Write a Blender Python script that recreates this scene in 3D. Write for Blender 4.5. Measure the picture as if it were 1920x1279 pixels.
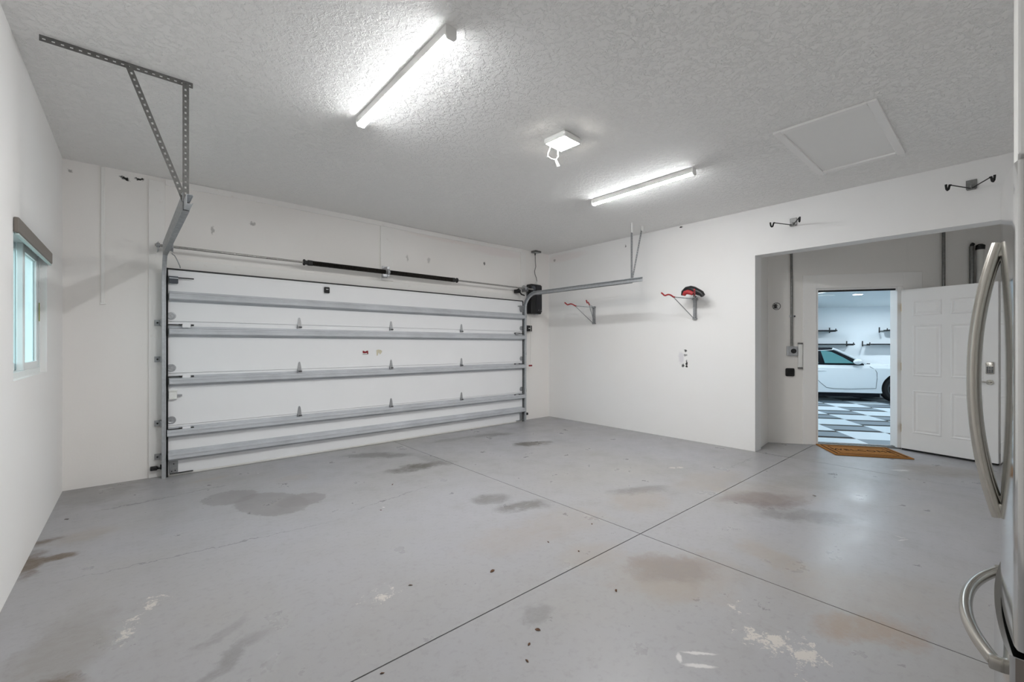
import bpy, bmesh, math, random
from mathutils import Vector, Matrix
random.seed(7)
for o in list(bpy.data.objects): bpy.data.objects.remove(o)
S = bpy.context.scene
C = S.collection
R = math.radians

# ------------------------------------------------------------------ camera, world, exposure
cd = bpy.data.cameras.new('camera'); cam = bpy.data.objects.new('camera', cd); C.objects.link(cam)
cam.location = (0, 0, 1.34); cam.rotation_euler = (R(90), 0, R(-41))
cd.sensor_width = 36; cd.lens = 808/1920*36; cd.shift_y = 8.4/1920; cd.clip_start = .02
S.camera = cam
w = bpy.data.worlds.new('sky'); S.world = w; w.use_nodes = True
w.node_tree.nodes['Background'].inputs[0].default_value = (.78, .94, 1.0, 1)
w.node_tree.nodes['Background'].inputs[1].default_value = 0.85
S.view_settings.view_transform = 'Standard'; S.view_settings.look = 'None'
S.view_settings.gamma = 1; S.view_settings.use_curve_mapping = False
S.view_settings.exposure = 1.7
S.cycles.max_bounces = 12; S.cycles.diffuse_bounces = 9   # a white room lives on interreflection
STRIP = 46.0      # emission of the two LED strips
SQUARE = 90.0     # emission of the square LED lamp
CANS = 128.0       # emission of the next garage's ceiling cans, most of them added out of view

# ------------------------------------------------------------------ materials
def pbr(name, col, rough=.6, metal=0., spec=.5, emit=None, estr=0., alpha=1., trans=0., ior=1.45):
    m = bpy.data.materials.new(name); m.use_nodes = True
    b = m.node_tree.nodes['Principled BSDF']
    b.inputs['Base Color'].default_value = (*col, 1); b.inputs['Roughness'].default_value = rough
    b.inputs['Metallic'].default_value = metal; b.inputs['Specular IOR Level'].default_value = spec
    b.inputs['IOR'].default_value = ior
    if emit: b.inputs['Emission Color'].default_value = (*emit, 1); b.inputs['Emission Strength'].default_value = estr
    if trans: b.inputs['Transmission Weight'].default_value = trans
    return m
class NT:
    def __init__(s, m):
        s.t = m.node_tree; s.n = s.t.nodes; s.l = s.t.links; s.b = s.n['Principled BSDF']
    def add(s, kind, **kw):
        n = s.n.new(kind)
        for k, v in kw.items(): setattr(n, k, v)
        return n
    def noise(s, vec, scale, detail=3, rough=.55):
        n = s.add('ShaderNodeTexNoise'); n.inputs['Scale'].default_value = scale; n.inputs['Detail'].default_value = detail
        n.inputs['Roughness'].default_value = rough; s.l.new(vec, n.inputs['Vector']); return n
    def coords(s):
        return s.add('ShaderNodeTexCoord').outputs['Object']
    def math(s, op, a, b=None, clamp=False):
        n = s.add('ShaderNodeMath', operation=op, use_clamp=clamp)
        for i, v in enumerate((a, b)):
            if v is None: continue
            if isinstance(v, (int, float)): n.inputs[i].default_value = v
            else: s.l.new(v, n.inputs[i])
        return n.outputs[0]
    def rng(s, v, a, b, c=0., d=1.):
        n = s.add('ShaderNodeMapRange'); s.l.new(v, n.inputs[0])
        for i, x in enumerate((a, b, c, d)): n.inputs[i+1].default_value = x
        return n.outputs[0]
    def mix(s, fac, a, b, blend='MIX'):
        n = s.add('ShaderNodeMix', data_type='RGBA', blend_type=blend)
        for i, v in ((0, fac), (6, a), (7, b)):
            if isinstance(v, (int, float)): n.inputs[i].default_value = v
            elif isinstance(v, tuple): n.inputs[i].default_value = (*v, 1)
            else: s.l.new(v, n.inputs[i])
        return n.outputs[2]
    def bump(s, h, strength, dist):
        n = s.add('ShaderNodeBump'); n.inputs['Strength'].default_value = strength; n.inputs['Distance'].default_value = dist
        s.l.new(h, n.inputs['Height']); s.l.new(n.outputs[0], s.b.inputs['Normal'])
    def blot(s, vec, col, center, size, rotz, paint, strength, axis='Z', edge=(1.0, .55), wob=None, tex=None):
        """one stain of its own shape: an elliptic patch on a noise-distorted coordinate"""
        mp = s.add('ShaderNodeMapping', vector_type='TEXTURE'); s.l.new(vec, mp.inputs['Vector'])
        mp.inputs['Location'].default_value = center
        mp.inputs['Rotation'].default_value = (0, 0, rotz) if axis == 'Z' else ((rotz, 0, 0) if axis == 'X' else (0, rotz, 0))
        mp.inputs['Scale'].default_value = size
        ln = s.add('ShaderNodeVectorMath', operation='LENGTH'); s.l.new(mp.outputs[0], ln.inputs[0])
        lv = s.math('ADD', ln.outputs['Value'], wob) if wob is not None else ln.outputs['Value']
        f = s.rng(lv, edge[0], edge[1], 0, strength)
        if tex is not None: f = s.math('MULTIPLY', f, tex)
        return s.mix(f, col, paint)
def distorted(t, vec, scale, amount):
    n = t.noise(vec, scale, 4, .65)
    sub = t.add('ShaderNodeVectorMath', operation='SUBTRACT'); t.l.new(n.outputs['Color'], sub.inputs[0]); sub.inputs[1].default_value = (.5, .5, .5)
    sc = t.add('ShaderNodeVectorMath', operation='SCALE'); t.l.new(sub.outputs[0], sc.inputs[0]); sc.inputs['Scale'].default_value = amount
    ad = t.add('ShaderNodeVectorMath', operation='ADD'); t.l.new(vec, ad.inputs[0]); t.l.new(sc.outputs[0], ad.inputs[1])
    return ad.outputs[0]
def wall_mat(name, col, marks=(), axis='X', warm=(.87, .83, .79), rough=.75):
    m = pbr(name, col, rough, spec=.25); t = NT(m); v = t.coords()
    big = t.noise(v, .9, 3); c = t.mix(t.rng(big.outputs[0], .35, .75, 0, .35), col, warm)
    if marks:
        d = distorted(t, v, 24, .07)
        for (ce, sz, ro, pa, st) in marks: c = t.blot(d, c, ce, sz, ro, pa, st, axis)
    t.l.new(c, t.b.inputs['Base Color'])
    fine = t.noise(v, 60, 4); t.bump(fine.outputs[0], .12, .004)
    return m
M = {}
M['wall_left'] = wall_mat('wall paint left', (.88, .878, .87))
K = (.02, .02, .018); G1 = (.35, .34, .33)
M['wall_back'] = wall_mat('wall paint garage end', (.89, .87, .85), [
    ((-.09, 5.7, 2.985), (.045, .3, .022), R(25), K, 1), ((.02, 5.7, 3.005), (.05, .3, .018), R(-8), K, 1),
    ((-.47, 5.7, 2.96), (.02, .3, .018), 0, G1, .8), ((1.0, 5.7, 2.74), (.03, .3, .02), 0, G1, .7), ((.62, 5.7, 2.60), (.018, .3, .05), 0, G1, .6),
    ((3.3, 5.7, 2.62), (.03, .3, .05), 0, G1, .5), ((4.35, 5.7, 2.70), (.03, .3, .025), 0, K, .8), ((2.95, 5.7, 2.6), (.02, .3, .06), 0, G1, .5),
    ((4.6, 5.7, 2.93), (.7, .3, .09), 0, (.84, .76, .75), .5), ((3.6, 5.7, 2.99), (.8, .3, .06), 0, (.82, .75, .72), .5)], axis='Y')
M['wall_right'] = wall_mat('wall paint right', (.88, .878, .875), [
    ((5.88, 3.0, 1.265), (.3, .028, .02), R(35), (.10, .10, .10), 1), ((5.88, 3.005, 1.20), (.3, .035, .014), 0, (.25, .25, .25), .9),
    ((5.88, 2.985, 1.09), (.3, .013, .055), R(10), K, 1), ((5.88, 3.04, 1.055), (.3, .022, .03), 0, (.08, .08, .08), 1), ((5.88, 2.99, 1.04), (.3, .016, .016), 0, K, 1),
    ((5.88, 3.07, 1.16), (.3, .05, .10), 0, (.62, .60, .66), .5), ((5.88, 3.07, 3.035), (.3, .03, .015), 0, K, 1),
    ((5.88, 5.55, 2.93), (.3, .03, .03), 0, K, .8), ((5.88, 4.0, 2.93), (.3, .02, .02), 0, K, .7), ((5.88, 5.3, 2.95), (.3, .6, .09), 0, (.84, .77, .76), .5)], axis='X')
M['wall'] = wall_mat('wall paint recess', (.83, .815, .79))
M['soffit'] = wall_mat('soffit paint', (.87, .87, .85))
M['trim'] = pbr('white trim paint', (.88, .865, .845), .5, spec=.35)
t = NT(M['trim']); v = t.coords(); n = t.noise(v, 14, 5, .7); t.l.new(t.mix(t.rng(n.outputs[0], .62, .75, 0, .4), (.88, .865, .845), (.66, .57, .51)), t.b.inputs['Base Color'])
M['casing'] = pbr('casing paint', (.88, .87, .855), .45, spec=.4)
# knock-down textured ceiling
m = M['ceiling'] = pbr('knock-down ceiling', (.89, .885, .87), .85, spec=.15); t = NT(m); v = t.coords()
d = distorted(t, v, 9, .10)
n1 = t.noise(d, 22, 4, .6); n2 = t.noise(v, 55, 3, .6)
h = t.math('ADD', t.rng(n1.outputs[0], .46, .56), t.math('MULTIPLY', n2.outputs[0], .45))
t.bump(h, .55, .016)
M['hatch'] = pbr('hatch paint', (.87, .865, .85), .7, spec=.2)
# floor: painted, stained concrete
m = M['floor'] = pbr('grey painted concrete', (.3, .3, .31), .4, spec=.45); t = NT(m); v = t.coords()
d = distorted(t, v, 6.5, .20); d2 = distorted(t, v, 18, .12)
big = t.noise(v, .55, 4, .6); med = t.noise(v, 3.2, 6, .65); fin = t.noise(v, 26, 5, .7)
FC = (.345, .345, .366)
c = t.mix(t.rng(big.outputs[0], .38, .66), FC, (.33, .323, .318))
c = t.mix(t.rng(med.outputs[0], .55, .75, 0, .35), c, (.28, .27, .255))
c = t.mix(t.rng(fin.outputs[0], .52, .78, 0, .45), c, (.22, .215, .21))
mp = t.add('ShaderNodeMapping'); mp.inputs['Scale'].default_value = (7, 30, 1); mp.inputs['Rotation'].default_value = (0, 0, R(25)); t.l.new(d2, mp.inputs[0])
st_ = t.noise(mp.outputs[0], 1, 5, .7); c = t.mix(t.math('MULTIPLY', t.rng(st_.outputs[0], .60, .72), t.rng(med.outputs[0], .42, .62, 0, .55)), c, (.235, .225, .215))
c = t.mix(t.math('MULTIPLY', t.rng(st_.outputs[0], .36, .28), t.rng(big.outputs[0], .45, .65, 0, .5)), c, (.47, .455, .43))
OIL = (.095, .087, .075); SME = (.15, .145, .137); RED = (.135, .105, .110); TAN = (.325, .292, .262); BRN = (.12, .085, .055)
stains = [((2.36, 4.27), (.34, .13), -6, OIL, .95), ((2.14, 5.12), (.30, .12), -30, SME, .7), ((2.38, 4.86), (.18, .10), -20, SME, .7), ((2.62, 4.45), (.10, .30), 0, SME, .4),
    ((4.04, 4.27), (.27, .13), -20, OIL, .9), ((4.03, 5.05), (.28, .12), -20, SME, .75), ((3.4, 5.2), (.3, .08), 0, SME, .4),
    ((4.10, 1.40), (.34, .20), -40, RED, .85), ((4.3, 1.42), (.55, .30), -30, TAN, .45), ((3.95, 1.05), (.35, .14), -50, SME, .5),
    ((2.42, 1.32), (.26, .17), -35, RED, .9), ((2.40, 1.27), (.40, .28), -35, TAN, .6), ((2.2, 1.2), (.2, .12), -30, TAN, .6),
    ((3.30, 2.10), (.32, .22), 10, TAN, .55), ((3.52, 2.24), (.30, .10), -25, SME, .5), ((4.3, 1.95), (.5, .22), -10, TAN, .5),
    ((3.04, .97), (.12, .30), -30, TAN, .6), ((2.63, .41), (.25, .12), -40, (.30, .22, .16), .6), ((2.95, .55), (.5, .25), -40, TAN, .35),
    ((2.34, 2.96), (.17, .12), 0, SME, .6), ((2.42, 2.66), (.26, .10), -20, SME, .7), ((1.95, 2.27), (.35, .22), 0, TAN, .35), ((2.45, 2.2), (.4, .25), 0, TAN, .35), ((2.2, 1.75), (.25, .15), 0, TAN, .45),
    ((-.50, 3.92), (.07, .20), 0, BRN, .9), ((-.38, 3.93), (.09, .05), 0, BRN, .85), ((-.50, 4.32), (.09, .07), 0, BRN, .7), ((-.3, 4.28), (.16, .14), 0, TAN, .5), ((-.3, 5.5), (.35, .5), 0, (.21, .20, .185), .5),
    ((-.26, 2.75), (.16, .35), -10, (.22, .20, .17), .4), ((.30, 2.18), (.20, .05), 35, SME, .4), ((.3, 2.4), (.16, .04), 40, SME, .25), ((.08, 1.95), (.09, .05), 0, (.30, .20, .15), .7), ((-.28, 2.45), (.1, .1), 0, BRN, .6),
    ((6.5, .45), (.45, .25), -55, (.26, .225, .20), .6), ((5.1, 1.2), (.6, .25), -20, (.27, .26, .245), .5), ((1.5, 1.56), (.09, .07), 0, SME, .35), ((1.2, 4.75), (.2, .1), 0, TAN, .4), ((.55, 5.25), (.18, .05), 10, TAN, .6)]
sn = t.noise(d2, 4.5, 7, .68); wob = t.math('MULTIPLY', t.math('SUBTRACT', sn.outputs[0], .5), 1.5)
tn = t.noise(mp.outputs[0], .8, 6, .7); tex = t.rng(tn.outputs[0], .34, .56, .62, 1.0)
for (x, y), (sx, sy), ro, col, st in stains:
    c = t.blot(d, c, (x, y, 0), (sx*1.15, sy*1.15, 1), R(ro), col, min(1, st*1.15), edge=(1.05, .5), wob=wob, tex=tex)
# damp dark patch with a crisp rim, ring mark and hairline cracks
for (x, y), (sx, sy), ro in (((.62, 4.50), (.22, .20), -30), ((.86, 4.10), (.24, .38), 20), ((1.08, 4.02), (.20, .17), 0)):
    c = t.blot(d2, c, (x, y, 0), (sx, sy, 1), R(ro), (.225, .215, .215), .8, edge=(1.0, .93))
for (x, y), (sx, sy), ro in (((.38, 3.45), (.85, .008), -6), ((1.7, 3.55), (.55, .007), 9), ((.0, 4.85), (.35, .014), 3), ((.45, 4.9), (.25, .012), 6), ((5.2, 2.0), (.5, .006), 0)):
    c = t.blot(d2, c, (x, y, 0), (sx, sy, 1), R(ro), (.16, .16, .165), .7)
# peeled paint, whitish flakes gathered in patches
pk = t.noise(d2, 15, 6, .7)
PEEL = (.56, .53, .49)
def masked(center, size, rot, thr, paint, col):
    mp = t.add('ShaderNodeMapping', vector_type='TEXTURE'); t.l.new(d, mp.inputs['Vector'])
    mp.inputs['Location'].default_value = (*center, 0); mp.inputs['Rotation'].default_value = (0, 0, R(rot)); mp.inputs['Scale'].default_value = (*size, 1)
    ln = t.add('ShaderNodeVectorMath', operation='LENGTH'); t.l.new(mp.outputs[0], ln.inputs[0])
    k = t.rng(ln.outputs['Value'], 1.15, .15, -.30, .10)
    f = t.rng(t.math('ADD', pk.outputs[0], k), thr-.05, thr-.03, 0, .9)
    return t.mix(f, col, paint)
for ce, sz, ro, thr in (((2.18, .70), (.36, .22), -40, .62), ((2.17, .56), (.2, .16), -40, .60), ((-.03, 2.72), (.16, .38), -25, .66), ((.07, 2.95), (.2, .3), 0, .68), ((2.3, .92), (.25, .12), 0, .67), ((6.15, .76), (.12, .1), 0, .64), ((4.46, 2.4), (.22, .06), -35, .63), ((2.0, .45), (.2, .2), 0, .66), ((1.0, 2.2), (.4, .3), 0, .70)):
    c = masked(ce, sz, ro, thr, PEEL, c)
WH = (.62, .61, .60)
def stroke(a, b, wd):
    (x0, y0), (x1, y1) = a, b
    return t.blot(d3, c, ((x0+x1)/2, (y0+y1)/2, 0), (math.hypot(x1-x0, y1-y0)/2, wd, 1), math.atan2(y1-y0, x1-x0), WH, .85)
d3 = distorted(t, v, 30, .022)
c = stroke((1.787, .946), (1.904, .818), .010); c = stroke((1.723, .905), (1.829, .785), .014); c = stroke((1.787, .946), (1.723, .905), .012)
c = stroke((3.93, .50), (4.02, .45), .005); c = stroke((4.02, .45), (4.03, .53), .005); c = stroke((6.1, .84), (6.28, .68), .02); c = stroke((6.15, .77), (6.22, .68), .015)
vo = t.add('ShaderNodeTexVoronoi'); vo.inputs['Scale'].default_value = 5.2; t.l.new(d3, vo.inputs['Vector'])
sepc = t.add('ShaderNodeSeparateColor'); t.l.new(vo.outputs['Color'], sepc.inputs[0])
fl_ = t.math('MULTIPLY', t.rng(vo.outputs['Distance'], .06, .04), t.rng(sepc.outputs[0], .952, .962))
c = t.mix(fl_, c, (.64, .63, .62))
fk = t.math('MULTIPLY', t.rng(vo.outputs['Distance'], .036, .022), t.rng(sepc.outputs[1], .965, .975))
c = t.mix(fk, c, (.08, .07, .06))
t.l.new(c, t.b.inputs['Base Color'])
t.l.new(t.rng(med.outputs[0], .3, .75, .25, .46), t.b.inputs['Roughness'])
t.bump(fin.outputs[0], .06, .004)
M['joint'] = pbr('joint grime', (.05, .045, .04), .9)
# metals, plastics
def metal(name, col, rough, scale=40, var=.12, met=1.0):
    m = pbr(name, col, rough, met); t = NT(m); v = t.coords(); n = t.noise(v, scale, 4)
    t.l.new(t.rng(n.outputs[0], .3, .7, rough-var, rough+var), t.b.inputs['Roughness'])
    t.l.new(t.mix(t.rng(n.outputs[0], .35, .7), col, tuple(x*.85 for x in col)), t.b.inputs['Base Color']); return m
M['galv'] = metal('galvanised steel', (.58, .60, .62), .45, 30, .08, .7)
M['galv_dull'] = metal('dull galvanised steel', (.40, .41, .42), .5)
M['angle'] = metal('backlight-darkened angle steel', (.15, .147, .14), .6, met=.1)  # colour darkened for the view from below against the bright ceiling
M['strut'] = metal('strut steel', (.60, .62, .65), .6, 3, .03, .15)
M['plate'] = metal('stamped plate steel', (.50, .51, .53), .45, 90)
M['shaft'] = metal('shaft steel', (.42, .41, .39), .35)
M['spring'] = metal('oiled spring steel', (.045, .04, .036), .4)
M['iron'] = pbr('black iron', (.02, .02, .02), .5)
M['black'] = pbr('black plastic', (.012, .012, .013), .42)
M['rubber'] = pbr('black rubber', (.012, .012, .012), .75)
M['darkgrey'] = pbr('dark grey plastic', (.07, .08, .095), .45)
M['conduit'] = metal('dull conduit', (.26, .26, .255), .5)
M['pvc'] = pbr('white pvc', (.72, .71, .68), .4)
M['white_plastic'] = pbr('white plastic', (.82, .82, .80), .4)
M['cord'] = pbr('grey cord', (.09, .085, .08), .6)
M['red'] = pbr('red rubber', (.42, .035, .04), .5)
M['red_dark'] = pbr('dark red print', (.25, .01, .02), .5)
M['print'] = pbr('sticker print', (.35, .35, .34), .5)
M['paper'] = pbr('yellowed paper', (.62, .58, .45), .7)
M['brass'] = metal('brass', (.55, .40, .18), .4)
M['nickel'] = metal('satin nickel', (.50, .48, .44), .3)
M['latch'] = pbr('olive latch', (.30, .32, .10), .5)
M['door_panel'] = pbr('white sectional door skin', (.80, .81, .83), .42, spec=.4)
t = NT(M['door_panel']); v = t.coords(); n = t.noise(v, 2, 4); t.l.new(t.mix(t.rng(n.outputs[0], .3, .8, 0, .4), (.87, .875, .89), (.81, .815, .835)), t.b.inputs['Base Color'])
n = t.noise(v, 150, 2); t.bump(n.outputs[0], .05, .002)
M['entry_door'] = pbr('white enamel door', (.87, .87, .865), .38, spec=.4)
M['vinyl'] = pbr('white window vinyl', (.80, .84, .84), .35)
M['glass'] = pbr('window glass', (.85, .97, .97), .02, trans=1.0, ior=1.02)
M['blind'] = pbr('taupe blind cassette', (.22, .195, .17), .5)
M['blind_bottom'] = pbr('teal-lit blind rail', (.55, .68, .67), .5)  # teal of the window daylight is put into the rail's colour
M['ground'] = pbr('pale gravel', (.45, .46, .43), .9)
M['led'] = pbr('lit LED diffuser', (.9, .9, .9), .5, emit=(.965, .985, 1.0), estr=STRIP)
M['led_square'] = pbr('lit square diffuser', (.9, .9, .9), .5, emit=(1, .95, .87), estr=SQUARE)
M['led_can'] = pbr('lit can lens', (.9, .9, .9), .5, emit=(.80, .92, 1.0), estr=CANS)
def brushed(name, col, rough, aniso_scale):
    m = pbr(name, col, rough, 1.0); t = NT(m); v = t.coords()
    mp = t.add('ShaderNodeMapping'); mp.inputs['Scale'].default_value = aniso_scale; t.l.new(v, mp.inputs[0])
    n = t.noise(mp.outputs[0], 1, 3); t.l.new(t.rng(n.outputs[0], .3, .7, rough-.012, rough+.015), t.b.inputs['Roughness'])
    return m
M['stainless'] = brushed('brushed stainless', (.60, .595, .585), .10, (300, 300, 3))
M['stainless_edge'] = brushed('stainless edge', (.62, .61, .60), .28, (300, 300, 5))
M['handle'] = brushed('satin handle steel', (.50, .475, .43), .25, (60, 60, 60))
M['fridge_side'] = pbr('taupe fridge side', (.20, .175, .155), .45, spec=.4)
m = M['coir'] = pbr('coir mat', (.27, .115, .028), .95, spec=.1); t = NT(m); v = t.coords()
n = t.noise(v, 180, 4, .8); t.l.new(t.mix(t.rng(n.outputs[0], .3, .7), (.24, .098, .024), (.46, .215, .062)), t.b.inputs['Base Color']); t.bump(n.outputs[0], .8, .006)
M['coir_dark'] = pbr('dark printed coir', (.045, .018, .008), .95, spec=.1)
M['leaf'] = pbr('dry leaf', (.10, .045, .02), .8)
M['tile_light'] = pbr('pale floor tile', (.62, .70, .75), .45); M['tile_dark'] = pbr('slate floor tile', (.17, .215, .25), .45)
M['wall_next'] = pbr('next garage wall paint', (.80, .83, .85), .7); M['ceil_next'] = pbr('next garage ceiling paint', (.70, .74, .76), .8)
M['shelf'] = pbr('black shelf board', (.015, .018, .022), .5)
M['car_paint'] = pbr('white car paint', (.80, .84, .86), .25, spec=.5); M['car_black'] = pbr('black roof cloth', (.012, .014, .018), .9, spec=.1)
M['car_glass'] = pbr('teal tinted glass', (.12, .30, .31), .08, spec=.6); M['car_gap'] = pbr('panel gap', (.06, .07, .08), .6)
M['tyre'] = pbr('tyre rubber', (.012, .012, .013), .8); M['rim'] = metal('dark rim', (.12, .13, .14), .4)

# ------------------------------------------------------------------ mesh building
class MB:
    def __init__(s): s.bm = bmesh.new()
    def box(s, x0, x1, y0, y1, z0, z1, mat=None):
        ps = [(x, y, z) for z in (z0, z1) for y in (y0, y1) for x in (x0, x1)]
        vs = [s.bm.verts.new(mat @ Vector(p) if mat else p) for p in ps]
        for f in ((0, 2, 3, 1), (4, 5, 7, 6), (0, 1, 5, 4), (2, 6, 7, 3), (0, 4, 6, 2), (1, 3, 7, 5)):
            s.bm.faces.new([vs[i] for i in f])
        return s
    def rbox(s, x0, x1, y0, y1, z0, z1, r=.005, seg=2):
        b = bmesh.new(); t = MB.__new__(MB); t.bm = b; t.box(x0, x1, y0, y1, z0, z1)
        bmesh.ops.bevel(b, geom=list(b.edges), offset=r, segments=seg, affect='EDGES', profile=.5)
        s.join(b); return s
    def join(s, b):
        me = bpy.data.meshes.new('tmp'); b.to_mesh(me); b.free(); s.bm.from_mesh(me); bpy.data.meshes.remove(me)
    def poly(s, pts):
        return s.bm.faces.new([s.bm.verts.new(p) for p in pts])
    def prism(s, poly, p0, p1, u, v):
        """closed 2D polygon in the (u,v) directions, swept from p0 to p1"""
        u, v = Vector(u), Vector(v); rings = []
        for p in (p0, p1): rings.append([s.bm.verts.new(Vector(p)+u*a+v*b) for a, b in poly])
        n = len(poly)
        for i in range(n): s.bm.faces.new((rings[0][i], rings[0][(i+1) % n], rings[1][(i+1) % n], rings[1][i]))
        s.bm.faces.new(rings[0][::-1]); s.bm.faces.new(rings[1]); return s
    def sweep(s, poly, frames):
        """closed 2D polygon swept along frames (point, u, v)"""
        rings = [[s.bm.verts.new(Vector(p)+Vector(u)*a+Vector(v)*b) for a, b in poly] for p, u, v in frames]
        n = len(poly)
        for A, B in zip(rings, rings[1:]):
            for i in range(n): s.bm.faces.new((A[i], A[(i+1) % n], B[(i+1) % n], B[i]))
        s.bm.faces.new(rings[0][::-1]); s.bm.faces.new(rings[-1]); return s
    def cyl(s, p, q, r0, r1=None, seg=16):
        r1 = r0 if r1 is None else r1
        p, q = Vector(p), Vector(q); d = (q-p).normalized()
        u = d.orthogonal().normalized(); v = d.cross(u)
        circ = [(math.cos(2*math.pi*i/seg), math.sin(2*math.pi*i/seg)) for i in range(seg)]
        A = [s.bm.verts.new(p+(u*a+v*b)*r0) for a, b in circ]; B = [s.bm.verts.new(q+(u*a+v*b)*r1) for a, b in circ]
        for i in range(seg): s.bm.faces.new((A[i], A[(i+1) % seg], B[(i+1) % seg], B[i]))
        s.bm.faces.new(A[::-1]); s.bm.faces.new(B); return s
    def tube(s, pts, r, seg=8, flat=1.0, ref=None):
        pts = [Vector(p) for p in pts]; fr = []; u0 = None
        for i, p in enumerate(pts):
            d = (pts[min(i+1, len(pts)-1)]-pts[max(i-1, 0)]).normalized()
            if ref: u = (Vector(ref)-d*d.dot(Vector(ref))).normalized()
            else: u = d.orthogonal().normalized() if u0 is None else (u0-d*d.dot(u0)).normalized()
            u0 = u; fr.append((p, u, d.cross(u)))
        rr = r if callable(r) else (lambda k: r)
        rings = []
        for k, (p, u, v) in enumerate(fr):
            a = rr(k/(len(fr)-1)); rings.append([s.bm.verts.new(p+u*math.cos(2*math.pi*i/seg)*a*flat+v*math.sin(2*math.pi*i/seg)*a) for i in range(seg)])
        for A, B in zip(rings, rings[1:]):
            for i in range(seg): s.bm.faces.new((A[i], A[(i+1) % seg], B[(i+1) % seg], B[i]))
        s.bm.faces.new(rings[0][::-1]); s.bm.faces.new(rings[-1]); return s
    def lathe(s, prof, origin, axis, seg=20):
        """profile (along, radius) around an axis"""
        o, d = Vector(origin), Vector(axis).normalized(); u = d.orthogonal().normalized(); v = d.cross(u); rings = []
        for a, r in prof:
            rings.append([s.bm.verts.new(o+d*a+(u*math.cos(2*math.pi*i/seg)+v*math.sin(2*math.pi*i/seg))*max(r, 1e-4)) for i in range(seg)])
        for A, B in zip(rings, rings[1:]):
            for i in range(seg): s.bm.faces.new((A[i], A[(i+1) % seg], B[(i+1) % seg], B[i]))
        s.bm.faces.new(rings[0][::-1]); s.bm.faces.new(rings[-1]); return s
    def ball(s, c, r, sc=(1, 1, 1), seg=14):
        b = bmesh.new(); bmesh.ops.create_uvsphere(b, u_segments=seg, v_segments=seg//2+2, radius=r)
        for v in b.verts: v.co = Vector(c)+Vector((v.co.x*sc[0], v.co.y*sc[1], v.co.z*sc[2]))
        s.join(b); return s
    def punched(s, o, du, dv, length, width, pitch=.036, hole=.0052, th=.0025):
        """flat steel strip with a row of real holes, th thick"""
        o, du, dv = Vector(o), Vector(du).normalized(), Vector(dv).normalized(); n = max(1, int(length/pitch)); pit = length/n
        b = bmesh.new(); cache = {}
        def vt(x, y):
            k = (round(x, 5), round(y, 5))
            if k not in cache: cache[k] = b.verts.new(o+du*x+dv*y)
            return cache[k]
        for i in range(n):
            xs = [i*pit, (i+.5)*pit-hole*1.3, (i+.5)*pit+hole*1.3, (i+1)*pit]; ys = [0, width/2-hole, width/2+hole, width]
            for a in range(3):
                for c_ in range(3):
                    if a == 1 and c_ == 1: continue
                    b.faces.new((vt(xs[a], ys[c_]), vt(xs[a+1], ys[c_]), vt(xs[a+1], ys[c_+1]), vt(xs[a], ys[c_+1])))
        nr = du.cross(dv)*th; ret = bmesh.ops.extrude_face_region(b, geom=list(b.faces))
        bmesh.ops.translate(b, vec=nr, verts=[v for v in ret['geom'] if isinstance(v, bmesh.types.BMVert)])
        s.join(b); return s
    def build(s, name, mat, parent=None, smooth=False, loc=None, rotz=0, inv=None):
        if inv is not None: bmesh.ops.transform(s.bm, matrix=inv, verts=s.bm.verts)
        bmesh.ops.recalc_face_normals(s.bm, faces=s.bm.faces)
        me = bpy.data.meshes.new(name); s.bm.to_mesh(me); s.bm.free()
        if smooth:
            for p in me.polygons: p.use_smooth = True
            me.set_sharp_from_angle(angle=R(38))
        for mm in (mat if isinstance(mat, list) else [mat]): me.materials.append(mm)
        o = bpy.data.objects.new(name, me); C.objects.link(o)
        if parent is not None: o.parent = parent
        if loc is not None: o.location = loc
        o.rotation_euler = (0, 0, rotz); return o
def thing(name, label, cat, loc=(0, 0, 0), rotz=0, group=None, kind=None):
    o = bpy.data.objects.new(name, None); C.objects.link(o); o.location = loc; o.rotation_euler = (0, 0, rotz); o.empty_display_size = .1
    o['label'] = label; o['category'] = cat
    if group: o['group'] = group
    if kind: o['kind'] = kind
    return o
def tag(o, label, cat, group=None):
    o['label'] = label; o['category'] = cat
    if group: o['group'] = group
    return o
def struct(o, label=None):
    o['kind'] = 'structure'
    if label: o['label'] = label
    return o
def copy_tree(o, parent=None):
    c = o.copy(); C.objects.link(c)
    if parent is not None: c.parent = parent
    for ch in [x for x in bpy.data.objects if x.parent == o]: copy_tree(ch, c)
    return c
def at(loc, rotz=0):   # world -> local of a thing standing at loc
    return (Matrix.Translation(loc) @ Matrix.Rotation(rotz, 4, 'Z')).inverted()
XL, XR, YB, YN, H = -.52, 5.88, 5.70, -.85, 3.06
PL = (6.92, 1.695, 0); AR = R(-55)     # foot of the left jamb of the entry door; the diagonal wall runs along local x
def A(a, b, z=0):
    ca, sa = math.cos(AR), math.sin(AR); return Vector((PL[0]+ca*a-sa*b, PL[1]+sa*a+ca*b, z))

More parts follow.
